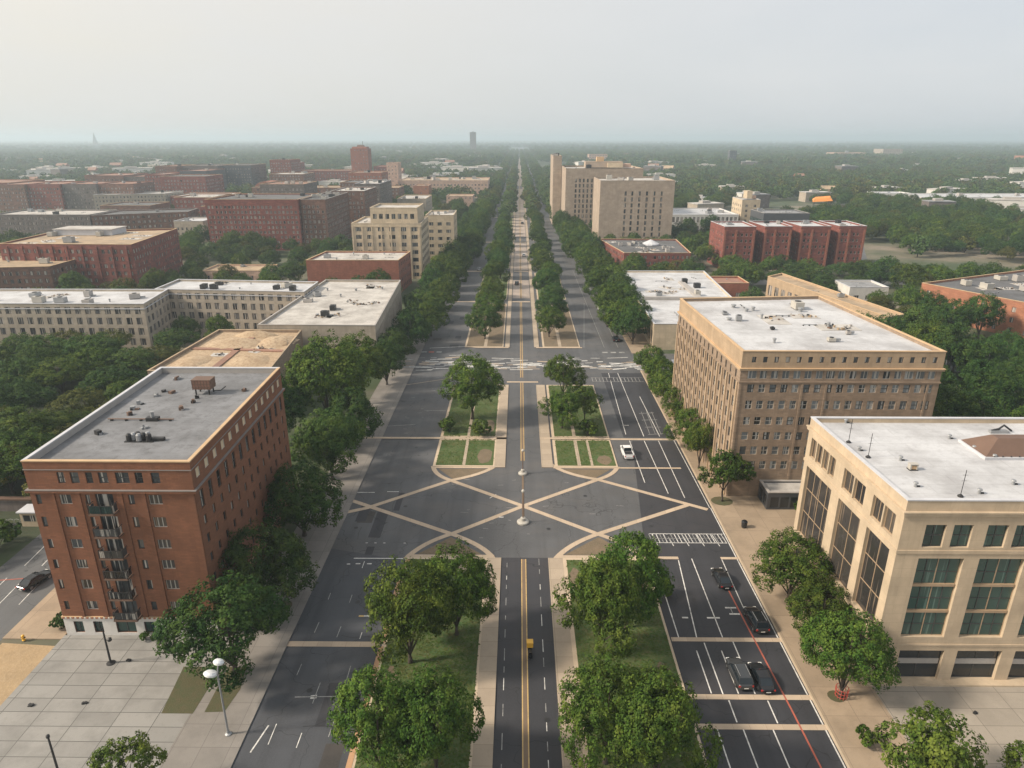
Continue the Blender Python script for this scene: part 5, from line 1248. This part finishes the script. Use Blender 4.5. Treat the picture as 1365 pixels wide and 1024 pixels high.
me = bpy.data.meshes.new('grass'); me.vertices.add(4 * n); me.vertices.foreach_set('co', V.ravel()); me.loops.add(4 * n); me.loops.foreach_set('vertex_index', np.arange(4 * n, dtype=np.int32))
me.polygons.add(n); me.polygons.foreach_set('loop_start', np.arange(0, 4 * n, 4, dtype=np.int32)); me.update(calc_edges=True); me.materials.append(M['blade'])
o = link('grass', me); o['kind'] = 'stuff'; o['label'] = 'rough mown grass on the medians'
#SECTION4
# ------------------------------------------------------------------ vehicles
def car(name, label, cat, x, y, rz, paint, style='sedan', group=None):
    t = thing(name, label, cat, (x, y, .03), rz, group)
    Ln, Wd = {'sedan': (4.7, 1.84), 'suv': (4.9, 1.94), 'pickup': (5.6, 2.0)}[style]
    h = Ln / 2
    belt, top = {'sedan': (.92, 1.44), 'suv': (1.05, 1.74), 'pickup': (1.12, 1.86)}[style]
    # lower body: sections along +Y (nose at +Y)
    S = [(-h, .70, .42, belt * .86), (-h + .12, .86, .30, belt * .96), (-h + .9, .97, .22, belt), (-.6, 1.0, .20, belt), (.7, 1.0, .20, belt), (h - 1.2, .98, .21, belt * .97), (h - .45, .93, .24, belt * .86), (h - .08, .82, .32, belt * .72), (h, .66, .42, belt * .62)]
    b = MB(); i0 = b.mi(M[paint]); rings = []
    for yy, k, zl, zh in S:
        w = Wd / 2 * k; zm = zl + (zh - zl) * .55; k0 = len(b.v); rings.append(k0)
        b.v += [(-w * .86, yy, zl), (-w, yy, zl + .12), (-w, yy, zm), (-w * .95, yy, zh - .05), (-w * .84, yy, zh), (w * .84, yy, zh), (w * .95, yy, zh - .05), (w, yy, zm), (w, yy, zl + .12), (w * .86, yy, zl)]
    n = 10
    for a, c in zip(rings, rings[1:]):
        for j in range(n): b.f.append((a + j, c + j, c + (j + 1) % n, a + (j + 1) % n)); b.m.append(i0)
    b.f.append(tuple(rings[0] + j for j in range(n))); b.m.append(i0); b.f.append(tuple(rings[-1] + j for j in reversed(range(n)))); b.m.append(i0)
    body = b.build('body', t, smooth=False)
    bv = body.modifiers.new('soft', 'BEVEL'); bv.width = .05; bv.segments = 2; bv.limit_method = 'ANGLE'; bv.angle_limit = .5
    c0, c1, r0, r1 = {'sedan': (-1.75, 1.15, -1.0, .25), 'suv': (-2.25, 1.2, -1.95, .35), 'pickup': (-.75, 1.35, -.55, .65)}[style]
    gl = MB(); w0, w1 = Wd * .43, Wd * .36
    gl.hexa([(-w0, c0, belt - .02), (w0, c0, belt - .02), (w0, c1, belt - .02), (-w0, c1, belt - .02), (-w1, r0, top - .06), (w1, r0, top - .06), (w1, r1, top - .06), (-w1, r1, top - .06)], M['car_glass'])
    gl.build('window', t)
    rf = MB(); rf.hexa([(-w1 - .02, r0 - .04, top - .065), (w1 + .02, r0 - .04, top - .065), (w1 + .02, r1 + .05, top - .065), (-w1 - .02, r1 + .05, top - .065), (-w1 * .9, r0 + .1, top), (w1 * .9, r0 + .1, top), (w1 * .9, r1 - .12, top), (-w1 * .9, r1 - .12, top)], M[paint])
    for s in (-1, 1):   # pillars
        for (ya, yb) in ((c0, r0), (c1, r1)): rf.tube([(s * w0, ya, belt - .02), (s * w1, yb, top - .06)], .055, M[paint], 5)
        ym = (c0 + c1) / 2 - .1; rf.tube([(s * (w0 + .005), ym, belt), (s * (w1 + .01), ym, top - .05)], .045, M[paint], 5)
    if style == 'suv':
        for s in (-1, 1): rf.tube([(s * w1 * .85, r0 + .2, top + .06), (s * w1 * .85, r1 - .3, top + .06)], .03, M['metal'], 5)
    rf.build('roof', t)
    if style == 'pickup':
        bd = MB(); bd.box(-Wd * .40, Wd * .40, -h + .2, -.85, belt + .004, belt + .03, M['dark'])
        for s in (-1, 1): bd.box(s * Wd * .44 - .05, s * Wd * .44 + .05, -h + .15, -.8, belt + .002, belt + .16, M[paint])
        bd.box(-Wd * .42, Wd * .42, -h + .1, -h + .18, belt - .1, belt + .16, M[paint]); bd.build('cargo_bed', t)
    for s in (-1, 1):
        for yy in (-h + .95, h - .95):
            wh = MB(); r = .34 if style == 'sedan' else .39
            pr = [(r - .05, -.11), (r, -.07), (r, .07), (r - .05, .11)]
            wh.lathe([(.18, -.11)] + pr + [(.18, .11)], M['tyre'], 18)
            o = wh.build('wheel', t, (s * (Wd / 2 - .1), yy, r)); o.rotation_euler = (0, math.pi / 2, 0)
            rm = MB(); rm.lathe([(.21, -.10), (.23, -.115 if s < 0 else -.1), (.2, .10), (.23, .118)], M['rim'], 14); rm.build('rim', o)
        hl = MB(); hl.box(s * Wd * .33 - .2, s * Wd * .33 + .2, h - .22, h - .05, belt * .60, belt * .74, M['lamp']); hl.build('headlight', t)
        tl = MB(); tl.box(s * Wd * .37 - .16, s * Wd * .37 + .13, -h + .02, -h + .14, belt * .68, belt * .88, M['tail']); tl.build('tail_light', t)
        mr = MB(); mr.box(s * (Wd / 2 + .08) - .1, s * (Wd / 2 + .08) + .1, c1 - .35, c1 - .2, belt + .02, belt + .18, M[paint]); mr.build('mirror', t)
    pl_ = MB(); pl_.box(-.26, .26, -h - .012, -h + .02, belt * .5, belt * .5 + .12, M['lamp']); pl_.build('number_plate', t)
    return t
car('parked_car', 'black sedan at the kerb farthest up the near right carriageway', 'car', 29.3, 83.2, .06, 'black_car', 'sedan')
car('parked_car', 'black estate car astride the red line beside the pavement', 'car', 31.3, 74.2, .05, 'black_car', 'suv')
car('parked_car', 'grey people carrier with roof rails, left of a black car', 'car', 26.2, 64.6, .04, 'grey_car', 'suv')
car('parked_car', 'black sedan side by side with the grey people carrier', 'car', 28.6, 64.0, .03, 'black_car', 'sedan')
car('pickup_truck', 'white pickup truck with dark cargo bed beside the second right median', 'truck', 21.9, 125.0, .04, 'white_car', 'pickup')
car('passing_car', 'black car on the side street left of the red brick block', 'car', -69.0, 81.8, -.3, 'black_car', 'sedan')
rc = random.Random(9)
for k, (x, y, p, s_, lb) in enumerate(((30.6, 208, 'black_car', 'sedan', 'dark car by the kerb just past the cross street on the right'), (30.8, 226, 'grey_car', 'suv', 'grey car parked under the right kerb trees'), (30.4, 249, 'white_car', 'suv', 'white van-like car parked under the right kerb trees'), (30.2, 300, 'silver_car', 'sedan', 'silver car far up the right carriageway'), (-.8, 296, 'black_car', 'sedan', 'small dark car far up the centre carriageway'), (2.8, 372, 'white_car', 'sedan', 'white car far up the centre carriageway'), (2.6, 520, 'black_car', 'suv', 'tiny dark car in the distance on the centre carriageway'), (-19, 330, 'silver_car', 'sedan', 'silver car far up the left carriageway'), (29.5, 410, 'white_car', 'sedan', 'white car parked far up the right carriageway'), (-71, 133, 'grey_car', 'sedan', 'grey car farther up the side street on the left'))):
    car('distant_car', lb, 'car', x, y, rc.uniform(-.05, .05), p, s_)
# scooter with a yellow top box
t = thing('motor_scooter', 'black scooter with a bright yellow cargo box on the centre road', 'scooter', (1.55, 68.0, .03), .03); t.scale = (.85, .85, .85)
b = MB(); b.hexa([(-.3, -1.1, .35), (.3, -1.1, .35), (.25, .1, .3), (-.25, .1, .3), (-.28, -1.0, .95), (.28, -1.0, .95), (.2, 0, .8), (-.2, 0, .8)], M['black_car'])
b.box(-.22, .22, .1, .6, .28, .42, M['dark']); b.hexa([(-.3, .6, .3), (.3, .6, .3), (.25, .85, .3), (-.25, .85, .3), (-.25, .75, 1.05), (.25, .75, 1.05), (.2, .9, 1.05), (-.2, .9, 1.05)], M['black_car']); b.build('body', t)
b = MB(); b.box(-.2, .2, -.75, .0, .952, 1.06, M['dark']); b.build('seat', t)
b = MB(); b.box(-.46, .46, .25, 1.15, 1.06, 1.8, M['yellow']); b.box(-.48, .48, .23, 1.17, 1.8, 1.88, M['yellow']); b.box(-.4, .4, .3, 1.1, .98, 1.06, M['dark']); b.build('cargo_box', t)
b = MB(); b.tube([(-.42, .5, 1.12), (0, .62, 1.18), (.42, .5, 1.12)], .025, M['dark'], 6); b.tube([(0, .95, .3), (0, .66, 1.16)], .035, M['metal'], 6); b.build('handlebar', t)
for yy in (-.75, .95):
    b = MB(); b.lathe([(.14, -.07), (.24, -.07), (.27, 0), (.24, .07), (.14, .07)], M['tyre'], 16); o = b.build('wheel', t, (0, yy, .27)); o.rotation_euler = (0, math.pi / 2, 0)
# ------------------------------------------------------------------ street furniture
def lamp_post(label, x, y, h, base_r):
    t = thing('street_lamp', label, 'street lamp', (x, y, .03))
    b = MB(); b.lathe([(base_r, 0), (base_r, .25), (base_r * .82, .38), (base_r * .45, .45), (base_r * .42, .9), (.16, 1.0)], M['wframe'], 24); b.build('base', t)
    b = MB(); b.tube([(0, 0, .9), (0, 0, h)], [.10, .06], M['brown'], 10); b.build('pole', t)
    b = MB(); b.lathe([(.08, h), (.26, h + .12), (.30, h + .35), (.18, h + .5), (.05, h + .6)], M['wframe'], 14); b.build('lamp_head', t)
lamp_post('lamp post on a round white base, nearer of two on the centre line', .85, 98.9, 5.6, 1.0)
lamp_post('lamp post on a round white base, farther of two on the centre line', .9, 116.4, 4.6, .85)
t = thing('floodlight_mast', 'grey mast with two white floodlight heads on the left pavement', 'street lamp', (-30.85, 55.7, .13))
b = MB(); b.lathe([(.35, 0), (.35, .1), (.16, .2), (.14, .5)], M['metal'], 12); b.build('base', t)
b = MB(); b.tube([(0, 0, .2), (.0, 0, 8.0), (.25, .05, 9.4)], [.12, .09, .07], M['metal'], 10); b.tube([(0, 0, 7.9), (-.7, -.1, 7.9)], .05, M['metal'], 6); b.build('pole', t)
for dx, z, r in ((-.75, 7.9, .72), (.3, 9.4, .55)):
    b = MB(); b.lathe([(.2, 0), (r, .12), (r, .22), (r * .7, .42), (.12, .5)], M['whitem'], 18); o = b.build('floodlight', t, (dx, -.05, z)); o.rotation_euler = (R(-24), R(12), 0)
    b = MB(); b.lathe([(r * .85, -.02), (r * .85, .1)], M['lamp'], 16); b.build('lens', o)
t = thing('lamp_post', 'short black post with a small floodlight on the left plaza', 'street lamp', (-49.3, 66.0, .13))
b = MB(); b.lathe([(.5, 0), (.5, .08), (.16, .16)], M['dark'], 14); b.build('base', t)
b = MB(); b.tube([(0, 0, .1), (0, 0, 5.2)], [.13, .09], M['dark'], 8); b.build('pole', t)
b = MB(); b.tube([(0, 0, 3.4), (.5, -.1, 3.5)], .04, M['dark'], 6); b.lathe([(.12, 3.35), (.24, 3.45), (.24, 3.75), (.1, 3.85)], M['dark'], 12, (.6, -.1)); b.build('floodlight', t)
x, y = at(80, 1036); t = thing('lamp_post', 'plain dark post at the bottom left edge of the plaza', 'street lamp', (x, y, .13))
b = MB(); b.tube([(0, 0, 0), (0, 0, 5.0)], [.12, .09], M['dark'], 8); b.build('pole', t); b = MB(); b.lathe([(.1, 5.0), (.17, 5.04), (.17, 5.3), (.06, 5.4)], M['dark'], 10); b.build('lamp_head', t)
t = thing('litter_bin', 'black round litter bin on the right pavement', 'bin', (37.0, 97.6, .13))
b = MB(); b.lathe([(.36, 0), (.42, .2), (.48, .95), (.42, 1.0)], M['dark'], 18); b.build('body', t); b = MB(); b.lathe([(.5, 1.0), (.52, 1.08), (.36, 1.25), (.1, 1.32)], M['black_car'], 18); b.build('lid', t)
t = thing('tree_guard', 'red cage guarding the tree at the beige office corner', 'tree guard', (36.9, 61.6, .13))
b = MB()
for k in range(12): a = k * math.pi / 6; b.tube([(.62 * math.cos(a), .62 * math.sin(a), 0), (.7 * math.cos(a), .7 * math.sin(a), 1.3)], .03, M['redm'], 5)
b.build('bars', t)
b = MB()
for z, r in ((.25, .64), (.75, .67), (1.25, .7)):
    for k in range(12): a, c = k * math.pi / 6, (k + 1) * math.pi / 6; b.tube([(r * math.cos(a), r * math.sin(a), z), (r * math.cos(c), r * math.sin(c), z)], .035, M['redm'], 5)
b.build('hoop', t)
t = thing('fire_hydrant', 'yellow hydrant at the corner of the side street pavement', 'hydrant', (-62.6, 69.9, .13)); t.scale = (.75, .75, .75)
b = MB(); b.lathe([(.28, 0), (.28, .1), (.2, .12), (.2, .75), (.26, .8), (.22, 1.0), (.08, 1.1)], M['yellow'], 12); b.build('body', t)
b = MB(); b.tube([(-.38, 0, .6), (.38, 0, .6)], .1, M['dark'], 8); b.tube([(0, -.36, .55), (0, 0, .55)], .12, M['yellow'], 8); b.build('nozzle', t)
t = thing('market_cart', 'cart under a blue tarpaulin on the tan court', 'cart', at(1028, 664) + (.13,))
b = MB(); b.box(-1.1, 1.1, -.6, .6, .4, 1.0, M['metal'])
for k in range(5): b.box(-1.0 + k * .45, -.7 + k * .45, -.4, .4, 1.0, 1.25 + .1 * (k % 2), M[('whitem', 'redm', 'dark', 'wframe', 'yellow')[k]])
b.build('body', t)
b = MB(); b.hexa([(-1.3, -.8, 1.9), (.4, -.9, 1.7), (.5, .8, 1.75), (-1.2, .8, 2.0), (-1.0, -.5, 2.3), (.2, -.5, 2.05), (.2, .5, 2.1), (-1.0, .5, 2.35)], M['blue']); 
for sx, sy in ((-1, -.6), (-1, .6), (.3, -.6), (.3, .6)): b.tube([(sx, sy, .4), (sx, sy, 1.85)], .03, M['dark'], 5)
b.build('awning', t)
for s in (-.7, .7):
    b = MB(); b.lathe([(.1, -.05), (.32, -.05), (.32, .05), (.1, .05)], M['tyre'], 14); o = b.build('wheel', t, (s, -.66, .32)); o.rotation_euler = (math.pi / 2, 0, 0)
t = thing('parasol', 'orange canopy in a clearing of the right-hand woods', 'canopy', (276, 644, 0))
b = MB(); b.hexa([(-10, -4, 6), (8, -4, 7), (10, 5, 9), (-7, 5, 8), (-8, -2, 8.6), (6, -2, 9.6), (8, 3, 11), (-5, 3, 10)], M['orangem']); b.build('fabric', t)
b = MB()
for sx, sy in ((-8, -3), (7, -3), (8, 4), (-6, 4)): b.tube([(sx, sy, 0), (sx, sy, 8)], .2, M['dark'], 6)
b.build('pole', t)
# left edge: retaining wall, shed and rack beyond the side street
t = thing('retaining_wall', 'low grey concrete wall with brown coping at the left edge', 'wall', (-87, 102, 0))
b = MB(); b.box(-16, 9, -.3, .3, 0, 2.2, M['gbrick']); b.build('wall', t); b = MB(); b.box(-16.1, 9.1, -.5, .5, 2.2, 2.45, M['brown']); b.build('coping', t)
t = thing('bicycle_rack', 'grey steel rack of bikes before the retaining wall', 'bike rack', (-86, 97.5, 0))
for k in range(9):
    b = MB(); b.tube([(k - 4, 0, 0), (k - 4, 0, .9), (k - 3.6, 0, 1.05), (k - 3.2, 0, .9), (k - 3.2, 0, 0)], .04, M['metal'], 5); b.build('hoop', t)
b = MB(); b.box(-4.4, 5.2, -.3, .3, 0, .08, M['dark']); b.build('rail', t)
t = thing('kiosk', 'small cream kiosk beside the bike rack at the left edge', 'kiosk', (-80, 98, 0))
b = MB(); b.box(-1.4, 1.4, -1.1, 1.1, 0, 2.6, M['cream']); b.build('wall', t); b = MB(); b.box(-1.7, 1.7, -1.4, 1.4, 2.6, 2.8, M['cop_white']); b.build('roof', t)
b = MB(); b.box(-1.0, 1.0, -1.13, -1.09, 1.0, 2.1, M['glass']); b.build('window', t)
tree('bush', -80.5, 90, 'rounded shrub on the verge left of the side street', s=2.2, name='bush'); tree('young', -83, 86.5, 'low leafy tree at the left edge beyond the side street', s=.8, i=0)
t = thing('hedge_bike', 'dark tangle of parked bicycles against the red brick block corner', 'bicycles', (-58.9, 72.4, .13)) if False else None
tree('bush', -59.2, 72.6, 'dark clipped bush at the street corner of the red brick block', s=.85, z=.13, name='bush')
tree('bush', -45.6, 70.1, 'reddish low flower bed shrub at the foot of the red brick block', s=.5, z=.13, name='bush'); tree('bush', -47.2, 70.2, 'olive low shrub at the foot of the red brick block', s=.45, z=.13, name='bush')
for px, py, lb in ((113, 939, 'dark scrap lying by a slab joint on the plaza'), (41, 942, 'small grey scrap on the left of the plaza'), (171, 882, 'pebble-sized scrap near the black post'), (1298, 952, 'leafy scrap on the tan slabs')):
    x, y = at(px, py); b = MB()
    for k in range(5): b.box(rnd.uniform(-.3, .1), rnd.uniform(.1, .4), rnd.uniform(-.2, 0), rnd.uniform(.05, .2), 0, rnd.uniform(.04, .2), M['dark'], rnd.uniform(0, 3))
    tag(b.build('litter', None, (x, y, .135)), lb, 'litter')
# ------------------------------------------------------------------ air, sky, sun
SUN_EL, SUN_AZ = R(36), R(-100)       # azimuth from +Y, clockwise: the sun stands to the left
m = bpy.data.materials.new('haze'); m.use_nodes = True; nt = m.node_tree; nt.nodes.clear()
o = nt.nodes.new('ShaderNodeOutputMaterial'); v = nt.nodes.new('ShaderNodeVolumePrincipled')
v.inputs['Color'].default_value = (.71, .85, .96, 1); v.inputs['Density'].default_value = 2.3e-4; v.inputs['Anisotropy'].default_value = .25
nt.links.new(v.outputs[0], o.inputs['Volume'])
b = MB(); b.box(-45000, 45000, -600, 45000, -1, 112, m); hz = b.build('haze'); hz['kind'] = 'stuff'; hz['label'] = 'pale summer haze over the town'
w = bpy.data.worlds.new('World'); scene.world = w; w.use_nodes = True; nt = w.node_tree; nt.nodes.clear()
out = nt.nodes.new('ShaderNodeOutputWorld'); bg = nt.nodes.new('ShaderNodeBackground'); nt.links.new(bg.outputs[0], out.inputs[0])
sky = nt.nodes.new('ShaderNodeTexSky'); sky.sky_type = 'NISHITA'; sky.sun_disc = False; sky.sun_elevation = SUN_EL; sky.sun_rotation = SUN_AZ
sky.dust_density = 2.5; sky.air_density = 1.2; sky.ozone_density = 1.0; sky.altitude = 60
hs = nt.nodes.new('ShaderNodeHueSaturation'); hs.inputs['Saturation'].default_value = .5
nt.links.new(sky.outputs[0], hs.inputs['Color'])
tc = N(nt, 'ShaderNodeTexCoord'); sp = N(nt, 'ShaderNodeSeparateXYZ'); L(nt, tc.outputs['Generated'], sp.inputs[0])
# veil of high cloud: warm on the sun's side, blue-grey away from it, a little brighter low down
side_ = N(nt, 'ShaderNodeMapRange', interpolation_type='SMOOTHSTEP'); side_.inputs[1].default_value = -.75; side_.inputs[2].default_value = .65; L(nt, sp.outputs[0], side_.inputs[0])
veil = mixc(nt, side_.outputs[0], (.78, .70, .58), (.49, .525, .575))
zz = N(nt, 'ShaderNodeMapRange', interpolation_type='SMOOTHSTEP'); zz.inputs[1].default_value = 0; zz.inputs[2].default_value = .30; L(nt, sp.outputs[2], zz.inputs[0])
veil2 = mixc(nt, zz.outputs[0], mixc(nt, side_.outputs[0], (.60, .585, .545), (.49, .52, .55)), veil)
cn = noise(nt, coords(nt, (1, 1, 3.5), 'Generated'), 2.2, 5, .55)
veil3 = mixc(nt, ramp(nt, cn, .35, .75), veil2, mul((.60, .60, .605), 1.0))
vm = mixc(nt, .75, veil2, veil3)
fin = N(nt, 'ShaderNodeMix', data_type='RGBA', blend_type='ADD'); fin.inputs[0].default_value = 1
sc_ = N(nt, 'ShaderNodeVectorMath', operation='SCALE'); sc_.inputs['Scale'].default_value = 7.2; L(nt, vm, sc_.inputs[0])
sk_ = N(nt, 'ShaderNodeVectorMath', operation='SCALE'); sk_.inputs['Scale'].default_value = .12; L(nt, hs.outputs[0], sk_.inputs[0])
L(nt, sk_.outputs[0], fin.inputs[6]); L(nt, sc_.outputs[0], fin.inputs[7]); L(nt, fin.outputs[2], bg.inputs[0]); bg.inputs[1].default_value = .10
sd = bpy.data.lights.new('sun', 'SUN'); so = bpy.data.objects.new('sun', sd); COL.objects.link(so)
sd.energy = 3.5; sd.angle = R(8); sd.color = (1, .87, .71)
dirv = Vector((math.sin(SUN_AZ) * math.cos(SUN_EL), math.cos(SUN_AZ) * math.cos(SUN_EL), math.sin(SUN_EL)))
so.rotation_euler = dirv.to_track_quat('Z', 'Y').to_euler()
vs = scene.view_settings; vs.view_transform = 'Standard'; vs.look = 'None'; vs.exposure = 0.72; vs.gamma = 1; vs.use_curve_mapping = False
scene.cycles.max_bounces = 6; scene.cycles.diffuse_bounces = 3; scene.cycles.glossy_bounces = 2; scene.cycles.transmission_bounces = 3; scene.cycles.volume_bounces = 1; scene.cycles.transparent_max_bounces = 4
